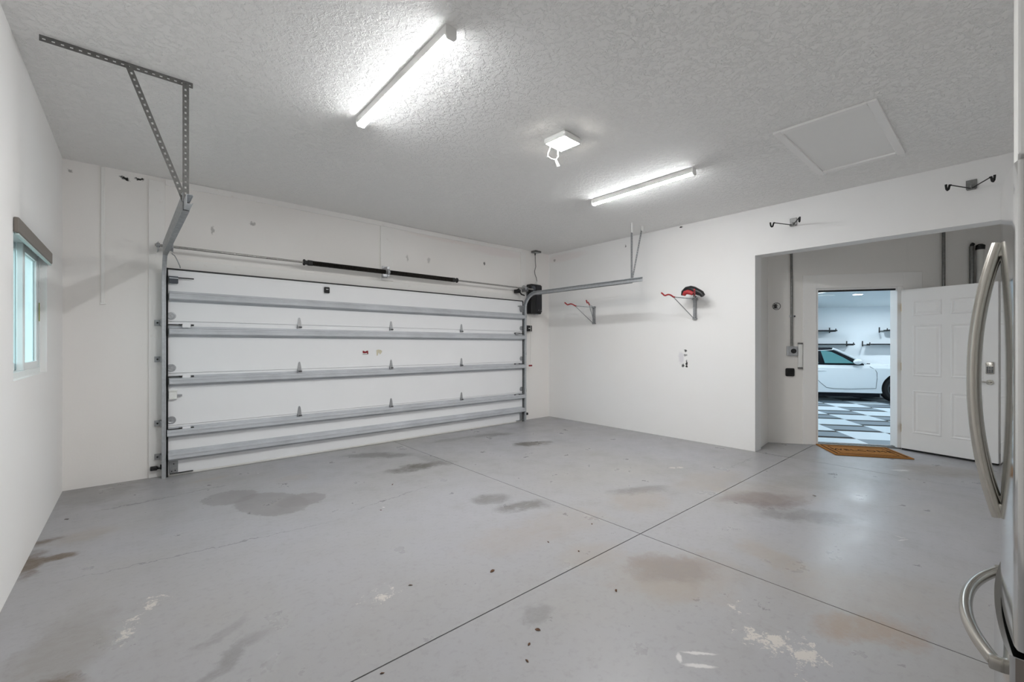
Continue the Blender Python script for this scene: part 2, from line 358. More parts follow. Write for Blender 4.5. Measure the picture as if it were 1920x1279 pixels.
# ------------------------------------------------------------------ setting: floor
fl = MB(); fl.box(XL-.25, 9.4, YN-.2, YB+.05, -.16, -.02)
floor = struct(fl.build('floor', M['joint']))
g = .0035
def slab(poly):
    m = MB(); m.prism(poly, (0, 0, -.03), (0, 0, 0), (1, 0, 0), (0, 1, 0)); m.build('slab', M['floor'], floor)
for x0, x1, y0, y1 in ((XL-.15, 2.70-g, 1.715+g, YB+.03), (2.70+g, XR-g, 1.715+g, YB+.03), (XL-.15, 2.70-g, YN, 1.715-g), (2.70+g, XR+.02-g, YN, 1.715-g)):
    slab([(x0, y0), (x1, y0), (x1, y1), (x0, y1)])
e1, e2 = A(-.6, .13), A(3.35, .13)
slab([(XR+.02, 1.715+g), (XR+.02, 2.12), (6.56, 2.22), (e1.x, e1.y), (A(.03, .13).x, A(.03, .13).y), (A(0, 0).x+.14, 1.715+g)])
slab([(XR+.02+g, YN), (e2.x, YN), (A(.05, .13).x, A(.05, .13).y), (A(0, 0).x+.14, 1.715-g), (XR+.02+g, 1.715-g)])
# ceiling
cm = MB(); cm.box(XL-.2, XR+.3, YN-.2, YB+.2, H, H+.12); struct(cm.build('ceiling', M['ceiling']))
cm = MB(); cm.prism([(XR+.22, 2.2), (XR+.22, YN), (9.2, YN), (9.2, 2.4)], (0, 0, 2.98), (0, 0, 3.1), (1, 0, 0), (0, 1, 0)); struct(cm.build('ceiling', M['wall']))
# left wall with the window opening
WY0, WY1, WZ0, WZ1 = 3.62, 4.80, 1.135, 2.05
m = MB()
for y0, y1, z0, z1 in ((YN-.15, WY0, 0, H), (WY1, YB+.15, 0, H), (WY0, WY1, 0, WZ0), (WY0, WY1, WZ1, H)): m.box(XL-.2, XL, y0, y1, z0, z1)
struct(m.build('wall_left', M['wall_left']))
# garage end wall with the vehicle opening
m = MB()
for x0, x1, z0, z1 in ((XL, .27, 0, H), (5.10, XR, 0, H), (.27, 5.10, 2.09, H)): m.box(x0, x1, YB, YB+.2, z0, z1)
wb = struct(m.build('wall_back', M['wall_back']))
m = MB(); m.box(.222, .236, 5.600, 5.70, .0, 2.13); struct(m.build('trim_14', M['rubber']))
m = MB(); m.box(5.13, 5.142, 5.612, 5.70, .0, 2.12); struct(m.build('trim_15', M['rubber']))
m = MB(); m.box(.236, 5.13, 5.612, 5.70, 2.119, 2.131); struct(m.build('trim_16', M['iron']))
# boards on the garage end wall
def board(name, x0, x1, z0, z1, th, mat='trim'):
    m = MB(); m.rbox(x0, x1, YB-th, YB, z0, z1, .003, 1); return struct(m.build(name, M[mat]))
board('trim_1', .085, .215, 0, 3.02, .022); board('trim_2', 2.535, 2.725, 2.245, 2.995, .02); board('trim_3', 5.15, 5.27, 0, 3.01, .02)
board('trim_4', .22, 5.15, 2.135, 2.24, .016); 
m = MB(); m.sweep([(0, 0), (-.02, 0), (-.02, -.06), (0, -.06)], [((x, YB, z), (0, 1, 0), (0, 0, 1)) for x, z in ((.22, 3.055), (1.2, 3.06), (2.6, 3.058), (3.2, 3.05), (4.2, 3.052), (5.2, 3.06))]); struct(m.build('trim_5', M['trim']))
# right wall, header over the recess
m = MB(); m.box(XR, XR+.2, 2.09, YB+.2, 0, H); struct(m.build('wall_right', M['wall_right']))
m = MB(); m.box(XR, XR+.215, YN, 2.09, 2.475, H); struct(m.build('wall_header', M['wall_right']))
# recess: return wall and diagonal wall with the entry opening
m = MB(); c0 = A(-.587, 0); c1 = A(-.587, .12)
m.prism([(XR, 2.09), (c0.x, c0.y), (c1.x, c1.y+.05), (XR+.2, 2.30), (XR+.2, 2.115)], (0, 0, 0), (0, 0, 3.05), (1, 0, 0), (0, 1, 0)); struct(m.build('wall_return', M['wall']))
OW, OH = .965, 2.105
m = MB()
for a0, a1, z0, z1 in ((-.587, 0, 0, 3.05), (OW, 3.5, 0, 3.05), (0, OW, OH, 3.05)): m.box(a0, a1, 0, .12, z0, z1)
wd = struct(m.build('wall_diagonal', M['wall'], loc=PL, rotz=AR))
for i, (a0, a1, z0, z1) in enumerate(((-.165, -.004, 0, 2.29), (OW+.012, 1.184, 0, 2.29), (-.004, OW+.012, OH+.004, 2.29))):
    m = MB(); m.rbox(a0, a1, -.014, .001, z0, z1, .003, 1); struct(m.build('trim_%d' % (6+i), M['casing'], loc=PL, rotz=AR))
# door frame inside the opening
m = MB(); m.box(OW-.045, OW, .0, .15, .012, OH); struct(m.build('trim_9', M['casing'], loc=PL, rotz=AR))
m = MB(); m.box(0, .02, .0, .15, .012, OH); struct(m.build('trim_10', M['casing'], loc=PL, rotz=AR))
m = MB(); m.box(.02, OW-.045, .02, .15, OH-.02, OH); struct(m.build('trim_11', M['casing'], loc=PL, rotz=AR))
m = MB(); m.box(.02, OW-.01, .035, .06, OH-.042, OH-.02); struct(m.build('trim_12', M['iron'], loc=PL, rotz=AR))
m = MB(); m.box(0, OW, .0, .16, 0, .014); m.box(0, OW, .05, .11, .012, .022); struct(m.build('trim_13', M['conduit'], loc=PL, rotz=AR))
# near wall and the bulkhead over the fridge
m = MB(); m.box(XL-.2, 9.4, YN-.2, YN, 0, 3.1); struct(m.build('wall_near', M['wall_left']))
m = MB(); m.rbox(1.702, 2.66, YN, -.016, 1.83, H, .006, 2); struct(m.build('wall_bulkhead', M['soffit']))
m = MB(); m.box(2.64, 2.72, YN, -.10, 0, 1.83); struct(m.build('wall_alcove', M['soffit']))

# ------------------------------------------------------------------ window in the left wall
win = struct(thing('window_1', 'white sliding window in the left wall under a taupe blind cassette', 'window'))
fx0, fx1 = XL-.12, XL-.035
m = MB()
m.box(fx0, fx1, WY0, WY0+.045, WZ0, WZ1); m.box(fx0, fx1, WY1-.03, WY1, WZ0, WZ1); m.box(fx0, fx1, WY0+.045, WY1-.03, WZ0, WZ0+.04); m.box(fx0, fx1, WY0+.045, WY1-.03, WZ1-.04, WZ1)
m.build('window_frame', M['vinyl'], win)
def sash(x, y0, y1):
    m = MB(); z0, z1, b = WZ0+.04, WZ1-.04, .05
    m.rbox(x, x+.032, y0, y0+b, z0, z1, .004, 1); m.rbox(x, x+.032, y1-b, y1, z0, z1, .004, 1); m.box(x, x+.032, y0+b, y1-b, z0, z0+b); m.box(x, x+.032, y0+b, y1-b, z1-b, z1)
    s_ = m.build('sash', M['vinyl'], win)
    g_ = MB(); g_.box(x+.012, x+.018, y0+b, y1-b, z0+b, z1-b); g_.build('pane', M['glass'], s_); return s_
s1 = sash(fx0+.006, WY0+.05, 4.30); s2 = sash(fx0+.046, 4.22, WY1-.032)
m = MB(); m.rbox(fx1-.001, fx1+.004, WY1-.06, WY1-.045, 1.52, 1.66, .002, 1); m.build('latch', M['latch'], win)
m = MB(); m.box(XL-.036, XL-.0005, WY0+.0005, WY1-.0005, WZ0+.0003, WZ0+.006); m.build('window_sill', M['casing'], win)
bl = thing('roller_blind', 'taupe roller blind cassette across the top of the left window', 'blind', (XL, 4.24, 1.97))
m = MB(); m.rbox(0.001, .024, -.63, .615, .0, .085, .006, 2); m.build('cassette', M['blind'], bl)
m = MB(); m.rbox(.003, .021, -.615, .60, -.014, -.001, .003, 1); m.build('bottom_rail', M['blind_bottom'], bl)
m = MB(); m.box(-14, XL-.2, -8, 16, -.3, -.1); struct(m.build('ground', M['ground']))
m = MB(); m.box(-3.6, -3.45, 1, 16, -.2, 1.7); struct(m.build('wall_outside', pbr('pale outside wall', (.70, .76, .76), .8)))
m = MB(); m.box(XL-.2, 6.3, YB+.2, 9.5, -.3, -.02); struct(m.build('ground', M['ground']))

# ------------------------------------------------------------------ sectional garage door
GX, GY, GL = .231, 5.62, 4.902
gd = thing('sectional_garage_door', 'wide white sectional garage door with five horizontal galvanised struts', 'garage door', (GX, GY, 0), kind='thing')
zj = (.022, .520, 1.055, 1.588, 2.118)
for i in range(4):
    m = MB(); z0, z1 = zj[i]+.002, zj[i+1]-.002
    # section skin with a rolled step at the upper edge, so that the joint shows as two fine lines
    m.prism([(0, z0), (0, z1-.030), (.004, z1-.028), (.004, z1)]+([(.032, z1), (.032, z1+.008), (.045, z1+.008)] if i < 3 else [(.045, z1)])+([(.045, z0+.008), (.030, z0+.008), (.030, z0)] if i > 0 else [(.045, z0)]), (0, 0, 0), (GL, 0, 0), (0, 1, 0), (0, 0, 1))
    m.build('door_section', M['door_panel'], gd)
m = MB(); m.rbox(0, GL, -.002, .05, 0, .024, .006, 1); m.build('bottom_seal', M['pvc'], gd)
HAT = [(0, .056), (-.004, .056), (-.004, .036), (-.066, .026), (-.072, .022), (-.072, .010), (-.067, .008), (-.067, .000), (-.072, -.002), (-.072, -.024), (-.066, -.028), (-.004, -.038), (-.004, -.056), (0, -.056)]
for zc, x0, x1 in ((1.842, .012, GL-.004), (1.483, .012, GL+.02), (.975, .012, GL+.02), (.448, -.004, GL+.012), (.210, .004, GL+.012)):
    m = MB(); m.prism(HAT, (x0, 0, zc), (x1, 0, zc), (0, 1, 0), (0, 0, 1)); m.build('strut', M['strut'], gd)
def hinge_mesh():
    m = MB()
    pts = [(-.024, 0), (-.020, .038), (-.012, .086), (-.005, .100), (.005, .100), (.012, .086), (.020, .038), (.024, 0)]
    m.prism(pts, (0, -.004, 0), (0, 0, 0), (1, 0, 0), (0, 0, 1)); m.box(-.024, .024, -.012, 0, -.03, 0); m.box(-.024, -.018, -.03, -.004, -.03, .01)
    return m
for zc in zj[1:4]:
    for hx in (1.246, 2.427, 3.602):
        m = hinge_mesh(); bmesh.ops.translate(m.bm, vec=(hx, 0, zc-.012), verts=m.bm.verts); h_ = m.build('hinge', M['plate'], gd)
        m = MB(); m.cyl((hx-.026, -.017, zc-.026), (hx+.026, -.017, zc-.026), .006, seg=8); m.build('hinge_pin', M['iron'], h_)
    for sd in (0, 1):
        X = (lambda x: x) if sd == 0 else (lambda x: GL-x)
        xs = sorted((X(.118), X(.188))); m = MB(); m.rbox(xs[0], xs[1], -.03, 0, zc-.064, zc-.022, .003, 1); e_ = m.build('end_hinge', M['door_panel'] if sd == 0 else M['plate'], gd)
        m = MB(); m.cyl((X(.190), -.026, zc-.036), (X(.216), -.026, zc-.036), .008, seg=8); m.build('pivot_pin', M['iron'], e_)
        m = MB(); m.cyl((X(.002), -.026, zc-.036), (X(.116), -.026, zc-.036), .006, seg=8); m.box(*sorted((X(.09), X(.12))), -.034, -.004, zc-.036, zc-.028); m.build('roller_stem', M['iron'], e_)
        zz = zc+.055; m = MB(); m.lathe([(0, .040), (.003, .040), (.004, .028), (.002, .024), (.002, .008), (.005, .006)], (X(.030), 0, zz), (0, -1, 0), 20); m.build('stamped_disc', M['plate'], gd)
# left edge fittings
m = MB(); m.rbox(.012, .085, -.05, 0, 1.975, 2.045, .003, 1); k_ = m.build('top_bracket', M['darkgrey'], gd)
m = MB(); m.box(.012, .085, -.054, 0, 2.045, 2.05); m.box(.012, .085, -.056, 0, 2.022, 2.030); m.build('slide_plate', M['galv'], k_)
m = MB(); m.cyl((.06, -.035, 2.035), (.215, -.035, 2.035), .006, seg=8); m.build('roller_stem', M['iron'], k_)
m = MB(); m.rbox(.008, .075, -.03, 0, .80, .865, .004, 1); m.box(.008, .08, -.034, 0, .792, .80); m.box(.01, .08, -.02, 0, .868, .885); k_ = m.build('slide_lock', M['white_plastic'], gd)
m = MB(); m.cyl((.075, -.018, .828), (.118, -.018, .826), .009, seg=10); m.build('bolt', M['plate'], k_)
m = MB(); m.rbox(.012, .085, -.006, 0, .035, .155, .002, 1); k_ = m.build('bottom_bracket', M['galv_dull'], gd)

for x, z in ((.05, .125), (.034, .052), (.062, .056)): m = MB(); m.cyl((x, -.012, z), (x, 0, z), .006, seg=8); m.build('bolt', M['iron'], k_)
m = MB(); m.cyl((.015, -.02, .03), (.21, -.02, .03), .006, seg=8); m.build('roller_stem', M['iron'], k_)
m = MB(); m.prism([(.03, .27), (.075, .27), (.03, .365)], (0, -.004, 0), (0, 0, 0), (1, 0, 0), (0, 0, 1)); m.build('gusset', M['door_panel'], gd)
m = MB(); m.rbox(GL-.075, GL-.005, -.012, 0, .03, .15, .003, 1); m.box(GL-.16, GL, -.016, 0, .022, .034); m.build('bottom_bracket', M['galv_dull'], gd)
m = MB(); m.box(GL-.075, GL-.012, -.03, 0, 1.955, 2.04); m.cyl((GL-.14, -.035, 2.025), (GL-.02, -.035, 2.025), .006, seg=8); m.box(GL-.06, GL-.03, -.05, 0, 1.93, 1.955); m.build('top_bracket', M['galv_dull'], gd)
# stickers on the second section from the top
st = MB(); st.box(2.02, 2.105, -.0015, 0, 1.215, 1.272); sk = st.build('warning_sticker', M['white_plastic'], gd)
m = MB(); m.prism([(2.025, 1.268), (2.04, 1.27), (2.06, 1.258), (2.083, 1.27), (2.10, 1.27), (2.103, 1.225), (2.09, 1.222), (2.085, 1.24), (2.05, 1.236), (2.028, 1.238)], (0, -.0025, 0), (0, -.0015, 0), (1, 0, 0), (0, 0, 1)); m.build('red_print', M['red_dark'], sk)
m = MB(); m.box(2.026, 2.088, -.0024, -.0015, 1.219, 1.229); m.build('grey_print', M['print'], sk)
m = MB(); m.prism([(2.215, 1.275), (2.24, 1.285), (2.275, 1.28), (2.30, 1.262), (2.285, 1.235), (2.265, 1.215), (2.25, 1.25), (2.235, 1.205), (2.22, 1.20)], (0, -.0012, 0), (0, 0, 0), (1, 0, 0), (0, 0, 1)); m.build('torn_sticker', M['paper'], gd)
# tilt sensor
ts = thing('tilt_sensor', 'small black square tilt sensor stuck high on the garage door', 'sensor', (1.795, GY-.001, 2.035))
m = MB(); m.rbox(-.033, .033, -.026, 0, -.038, .038, .010, 3); k_ = m.build('housing', M['black'], ts, True)
m = MB(); m.box(-.014, .014, -.0275, -.025, .006, .012); m.build('mark', M['white_plastic'], k_)

# ------------------------------------------------------------------ tracks
CH = [(0, -.030), (0, .030), (.030, .030), (.034, .022), (.031, .021), (.028, .027), (.003, .027), (.003, -.027), (.028, -.027), (.031, -.021), (.034, -.022), (.030, -.030)]
def track(sx, x, xe, ye, zh, label, brackets):
    o = thing('door_track', label, 'track', (x, 5.60, 0), group='vertical lift tracks of the garage door')
    inv = at((x, 5.60, 0)); U = (sx, 0, 0); yv = 5.60; rad = .27
    fr = [((x, yv, z), U, (0, -1, 0)) for z in (.0, zh-rad)]
    m = MB(); m.sweep(CH, fr); m.build('vertical_track', M['galv'], o, inv=inv)
    arc = []
    for i in range(11):
        a = i/10*math.pi/2; arc.append(((x+(xe-x)*.1*i/10, yv-rad+rad*math.cos(a), zh-rad+rad*math.sin(a)), U, (0, -math.cos(a), -math.sin(a))))
    m = MB(); m.sweep(CH, arc); m.build('curved_track', M['galv'], o, inv=inv)
    y0 = yv-rad; x0 = x+(xe-x)*.1
    m = MB(); m.sweep(CH, [((x0, y0, zh), U, (0, 0, -1)), ((xe, ye, zh), U, (0, 0, -1))]); m.build('horizontal_track', M['galv'], o, inv=inv)
    m = MB(); m.sweep([(-.003, .034), (-.003, -.080), (-.006, -.080), (-.006, .037), (.030, .037), (.030, .034)] if sx > 0 else [(-.003, .034), (-.003, -.034), (-.006, -.034), (-.006, .037), (.030, .037), (.030, .034)], [((x0, y0-.02, zh), U, (0, 0, -1)), ((x+(xe-x)*.93, ye+.16, zh), U, (0, 0, -1))]); m.build('track_angle', M['galv_dull'], o, inv=inv)
    for z in brackets:
        m = MB(); m.box(*sorted((x-sx*.055, x-sx*.004)), 5.655, 5.676, z-.028, z+.028); m.box(*sorted((x-sx*.010, x-sx*.002)), 5.575, 5.676, z-.028, z+.028); b_ = m.build('jamb_bracket', M['galv_dull'], o, inv=inv)
        m = MB(); m.cyl((x-sx*.032, 5.655, z), (x-sx*.032, 5.645, z), .009, seg=6); m.build('bolt', M['iron'], b_, inv=inv)
    return o
track(1, .185, .228, 3.32, 2.245, 'galvanised track at the left edge of the garage door, nearer the window', (.21, .55, 1.20, 1.57))
track(-1, 5.178, 5.205, 3.27, 2.245, 'galvanised track at the right edge of the garage door, beside the black opener', (.55, 1.2, 1.86))
def hanger(x, y, x0, x1, xd, zt, label, painted):
    o = thing('track_hanger', label, 'hanger', (x, y, H), group='punched steel hangers for the door tracks'); inv = at((x, y, H))
    mm = M['white_plastic'] if painted else M['angle']
    m = MB()
    if painted: m.box(x0, x1, y-.016, y+.016, H-.005, H-.001); m.box(x0, x1, y-.018, y-.014, H-.045, H-.005)
    else: m.punched((x0, y-.016, H-.001), (1, 0, 0), (0, 1, 0), x1-x0, .032); m.punched((x0, y-.016, H-.002), (1, 0, 0), (0, 0, -1), x1-x0, .032); m.build('ceiling_angle', mm, o, inv=inv)
    ma = M['galv_dull'] if painted else M['angle']
    L = H-.004-zt
    m = MB(); m.punched((x-.016, y-.020, H-.004), (0, 0, -1), (1, 0, 0), L, .032); m.punched((x+.016, y-.020, H-.004), (0, 0, -1), (0, 1, 0), L, .03); m.build('vertical_angle', ma, o, inv=inv)
    d = Vector((x-xd, 0, zt+.03-(H-.012))); ln = d.length; d.normalize(); dv = Vector((-d.z, 0, d.x))
    if painted:
        m = MB(); m.box(x-.018, x+.018, y-.026, y-.016, H-.14, H-.004); m.build('painted_end', mm, o, inv=inv)
        m = MB(); m.box(xd-.03, xd+.022, y-.036, y-.024, H-.075, H-.004); m.build('painted_end', mm, o, inv=inv)
    m = MB(); m.punched((Vector((xd, y-.026, H-.012))-dv*.016), d, dv, ln, .032); m.build('diagonal_angle', ma, o, inv=inv)
    return o
hanger(.236, 3.525, -.41, .275, -.045, 2.235, 'dark punched steel hanger holding up the left door track', False)
hanger(5.222, 3.47, 5.06, 5.72, 5.47, 2.235, 'white topped punched steel hanger holding up the right door track', True)

# ------------------------------------------------------------------ torsion spring shaft
SY, SZ = 5.55, 2.34
sh = thing('torsion_shaft', 'long torsion shaft with two black springs above the garage door', 'spring shaft', (2.63, SY, SZ)); inv = at((2.63, SY, SZ))
m = MB(); m.cyl((.13, SY, SZ), (5.33, SY, SZ), .0125, seg=12); m.build('shaft', M['shaft'], sh, True, inv=inv)
for x0, x1 in ((1.555, 2.545), (2.615, 3.66)):
    n = int((x1-x0)/.0085); prof = [(0, .028)]
    for i in range(n):
        a = i*(x1-x0)/n; b = (x1-x0)/n; prof += [(a+b*.1, .0275), (a+b*.5, .0315), (a+b*.9, .0275)]
    m = MB(); m.lathe(prof, (x0, SY, SZ), (1, 0, 0), 14); m.build('spring', M['spring'], sh, inv=inv)
for x, dx in ((1.555, -1), (3.66, 1)):
    m = MB(); m.lathe([(-.05, .033), (0, .034), (.005, .026), (.03, .025), (.035, .037), (.05, .037), (.055, .018)], (x, SY, SZ), (dx, 0, 0), 14); m.build('winding_cone', M['iron'], sh, inv=inv)
m = MB(); m.rbox(2.562, 2.600, SY-.01, YB-.02, SZ+.02, SZ+.075, .003, 1); m.cyl((2.565, SY, SZ), (2.597, SY, SZ), .042, seg=16); m.box(2.568, 2.594, SY-.02, YB-.02, SZ-.06, SZ); m.rbox(2.55, 2.63, YB-.03, YB-.02, SZ-.06, SZ+.10, .003, 1); m.rbox(2.50, 2.565, SY-.02, SY+.02, SZ-.07, SZ-.03, .004, 1); m.build('centre_bracket', M['plate'], sh, inv=inv)
for x in (.245, 5.118):
    m = MB(); m.lathe([(-.03, .03), (-.028, .052), (-.018, .052), (-.015, .046), (.015, .046), (.02, .03)], (x, SY, SZ), (1 if x > 2 else -1, 0, 0), 18); m.build('cable_drum', M['plate'], sh, inv=inv)
for x in (.155, 5.175):
    m = MB(); m.box(x-.003, x+.003, SY-.03, YB-.02, SZ-.05, SZ+.03); m.cyl((x-.014, SY, SZ), (x+.014, SY, SZ), .022, seg=12); m.build('bearing_plate', M['galv_dull'], sh, inv=inv)
for x, zt in ((.205, SZ-.02), (5.135, SZ-.02)):
    m = MB(); m.tube([(x, SY-.045, zt), (x, SY-.03, 1.5), (x, SY-.01, .1)], .0022, 5); m.build('lift_cable', M['plate'], sh, inv=inv)
m = MB(); m.tube([(.262, SY, SZ-.07), (.285, SY-.01, SZ-.09), (.30, SY-.01, SZ-.12), (.328, SY, SZ-.19), (.332, SY+.02, SZ-.205)], .005, 6); m.build('cable_guard', M['galv_dull'], sh, inv=inv)

# ------------------------------------------------------------------ opener group at the right end
op = thing('garage_door_opener', 'black wall-mounted garage door opener at the right end of the spring shaft', 'opener', (5.41, 5.60, 1.90)); inv = at((5.41, 5.60, 1.90))
m = MB(); m.rbox(5.285, 5.545, 5.555, 5.695, 1.905, 2.44, .022, 3); k_ = m.build('housing', M['black'], op, True, inv=inv)
m = MB(); m.lathe([(0, .048), (.012, .048), (.014, .03), (.02, .022)], (5.335, 5.556, 2.36), (0, -1, 0), 18); m.build('drive_collar', M['darkgrey'], k_, True, inv=inv)
m = MB(); m.rbox(5.40, 5.545, 5.548, 5.56, 1.94, 2.42, .008, 2); m.build('front_cover', pbr('glossy black plastic', (.02, .02, .024), .25), k_, True, inv=inv)

for x in (5.46, 5.52): m = MB(); m.cyl((x, 5.549, 1.975), (x, 5.543, 1.975), .011, seg=10); m.build('button', M['conduit'], k_, inv=inv)
m = MB(); m.rbox(5.405, 5.47, 5.56, 5.60, 1.888, 1.91, .006, 1); m.build('status_lens', M['plate'], k_, inv=inv)
pc = thing('power_cord', 'grey wavy power cord from ceiling outlet down to the black opener', 'cord', (5.48, 5.66, 3.02)); inv = at((5.48, 5.66, 3.02))
m = MB(); m.tube([(5.475, 5.655, 3.0), (5.48, 5.655, 2.88), (5.495, 5.66, 2.78), (5.468, 5.66, 2.70), (5.475, 5.66, 2.64), (5.515, 5.665, 2.58), (5.525, 5.66, 2.51), (5.515, 5.65, 2.446)], .006, 6); m.build('cable', M['cord'], pc, True, inv=inv)
m = MB(); m.cyl((5.475, 5.655, 3.025), (5.475, 5.655, 2.985), .014, .010, 10); m.build('plug', M['black'], pc, inv=inv)
m = MB(); m.cyl((5.525, 5.66, 2.51), (5.515, 5.65, 2.443), .008, .014, 8); m.tube([(5.515, 5.66, 2.52), (5.485, 5.655, 2.48), (5.48, 5.65, 2.445)], .006, 6); m.build('strain_relief', M['white_plastic'], pc, inv=inv)
ob = thing('outlet_box', 'small grey outlet box on the ceiling corner above the black opener', 'outlet', (5.48, 5.63, H)); inv = at((5.48, 5.63, H))
m = MB(); m.rbox(5.405, 5.555, 5.575, 5.69, 3.025, H-.001, .004, 1); m.build('box', M['conduit'], ob, inv=inv)
m = MB(); m.box(5.42, 5.54, 5.59, 5.68, 3.021, 3.026); m.build('face_plate', M['galv'], ob, inv=inv)
tm = thing('cable_tension_monitor', 'black cable tension monitor on the shaft left of the opener', 'sensor', (5.02, 5.60, 2.27)); inv = at((5.02, 5.60, 2.27))
m = MB(); m.rbox(4.985, 5.055, 5.575, 5.69, 2.255, 2.32, .01, 2); m.ball((4.99, 5.57, 2.30), .028); k_ = m.build('housing', M['black'], tm, True, inv=inv)
m = MB(); m.tube([(5.04, 5.59, 2.27), (5.08, 5.59, 2.235), (5.16, 5.60, 2.225)], .012, 8); m.build('arm', M['black'], k_, True, inv=inv)
lk = thing('lock_module', 'small black door lock module below the opener by the right track', 'lock', (5.285, 5.66, 1.645)); inv = at((5.285, 5.66, 1.645))
m = MB(); m.rbox(5.205, 5.365, 5.62, 5.68, 1.592, 1.698, .006, 2); k_ = m.build('housing', M['black'], lk, True, inv=inv)
m = MB(); m.rbox(5.275, 5.325, 5.618, 5.622, 1.641, 1.651, .002, 1); m.build('mark', M['white_plastic'], k_, inv=inv)
rc = thing('release_cord', 'thin release cord with dark handle hanging below the black opener', 'cord', (5.30, 5.60, .98)); inv = at((5.30, 5.60, .98))
m = MB(); m.tube([(5.315, 5.605, 1.90), (5.312, 5.604, 1.4), (5.308, 5.603, .99)], .003, 5); m.build('cord', M['pvc'], rc, inv=inv)
m = MB(); m.rbox(5.272, 5.345, 5.590, 5.616, .966, .994, .008, 2); m.build('handle', M['red_dark'], rc, True, inv=inv)
def photo_eye(x, y, z, d, label):
    o = thing('photo_eye', label, 'sensor', (x, y, z), group='safety photo eyes of the garage door')
    m = MB(); m.rbox(-.028, .028, -.018, .02, -.02, .02, .006, 2); m.build('housing', M['black'], o, True)
    m = MB(); m.cyl((d*.026, 0, 0), (d*.038, 0, 0), .012, seg=10); m.build('lens', M['rubber'], o, True)
    m = MB(); m.box(*sorted((d*.03, d*.072)), -.004, .004, -.012, .002); m.box(*sorted((d*.05, d*.062)), -.010, .010, -.018, .028); m.build('bracket', M['iron'], o)
photo_eye(.124, 5.655, .098, 1, 'black safety photo eye by the floor at the left track'); photo_eye(5.265, 5.66, .115, -1, 'black safety photo eye by the floor at the right track')
cs = MB(); cs.rbox(-.264, -.236, YB-.014, YB, 1.75, 3.055, .004, 1); cs.rbox(-.27, -.225, YB-.018, YB, 1.735, 1.75, .003, 1)
tag(cs.build('cable_cover', M['casing']), 'thin white vertical cable cover on the wall left of the garage door', 'cable cover')

# ------------------------------------------------------------------ ceiling lights and hatch
def strip(x, y0, y1, label):
    o = thing('led_strip_light', label, 'light', (x, (y0+y1)/2, H), group='LED strip lights on the ceiling'); h = (y1-y0)/2
    m = MB(); m.rbox(-.032, .032, -h+.012, h-.012, -.054, -.0005, .003, 1); m.build('housing', M['white_plastic'], o)
    prof = [(-.0315+.0063*i, -.0545-.013*(1-(i/5-1)**2)) for i in range(11)]
    m = MB(); m.prism(prof, (0, -h+.012, 0), (0, h-.012, 0), (1, 0, 0), (0, 0, 1)); m.build('diffuser', M['led'], o, True)
    ec = [(-.034, -.0005), (-.034, -.056), (-.022, -.072), (.022, -.072), (.034, -.056), (.034, -.0005)]
    for s_ in (-1, 1):
        m = MB(); m.prism(ec, (0, s_*(h-.012), 0), (0, s_*h, 0), (1, 0, 0), (0, 0, 1)); m.build('end_cap', M['white_plastic'], o)
strip(1.275, 1.965, 3.215, 'lit LED strip light on the ceiling nearer the window wall'); strip(4.065, 1.985, 3.215, 'lit LED strip light on the ceiling farther right, near the right track')
sq = thing('square_ceiling_lamp', 'small lit square ceiling lamp with a pull cord loop', 'lamp', (2.66, 2.42, H), rotz=R(3))
m = MB(); m.rbox(-.115, .115, -.115, .115, -.05, -.0005, .022, 3); m.build('housing', M['white_plastic'], sq, True)
m = MB(); m.rbox(-.096, .096, -.096, .096, -.0506, -.045, .0003, 1); m.build('diffuser', M['led_square'], sq, True)
m = MB(); m.tube([(-.075, .06, -.055), (-.085, .07, -.10), (-.10, .075, -.135), (-.105, .075, -.16), (-.07, .06, -.178), (-.035, .04, -.178), (-.022, .03, -.15), (-.025, .03, -.10), (-.03, .035, -.06)], .0045, 6); pl = m.build('pull_cord', M['white_plastic'], sq, True)
m = MB(); m.cyl((-.04, .045, -.175), (-.02, .03, -.235), .009, .013, 10); m.build('cord_knob', M['white_plastic'], pl, True)
ht = thing('attic_hatch', 'white framed attic hatch in the ceiling near the right wall', 'hatch', (4.5, .92, H))
hx, hy = .63, .325
m = MB(); m.box(-hx+.05, hx-.05, -hy+.05, hy-.05, -.004, -.0005); m.build('panel', M['hatch'], ht)
for x0, x1, y0, y1 in ((-hx, hx, -hy, -hy+.055), (-hx, hx, hy-.055, hy), (-hx, -hx+.055, -hy+.055, hy-.055), (hx-.055, hx, -hy+.055, hy-.055)):
    m = MB(); m.rbox(x0, x1, y0, y1, -.019, -.0005, .003, 1); m.build('frame_board', M['casing'], ht)

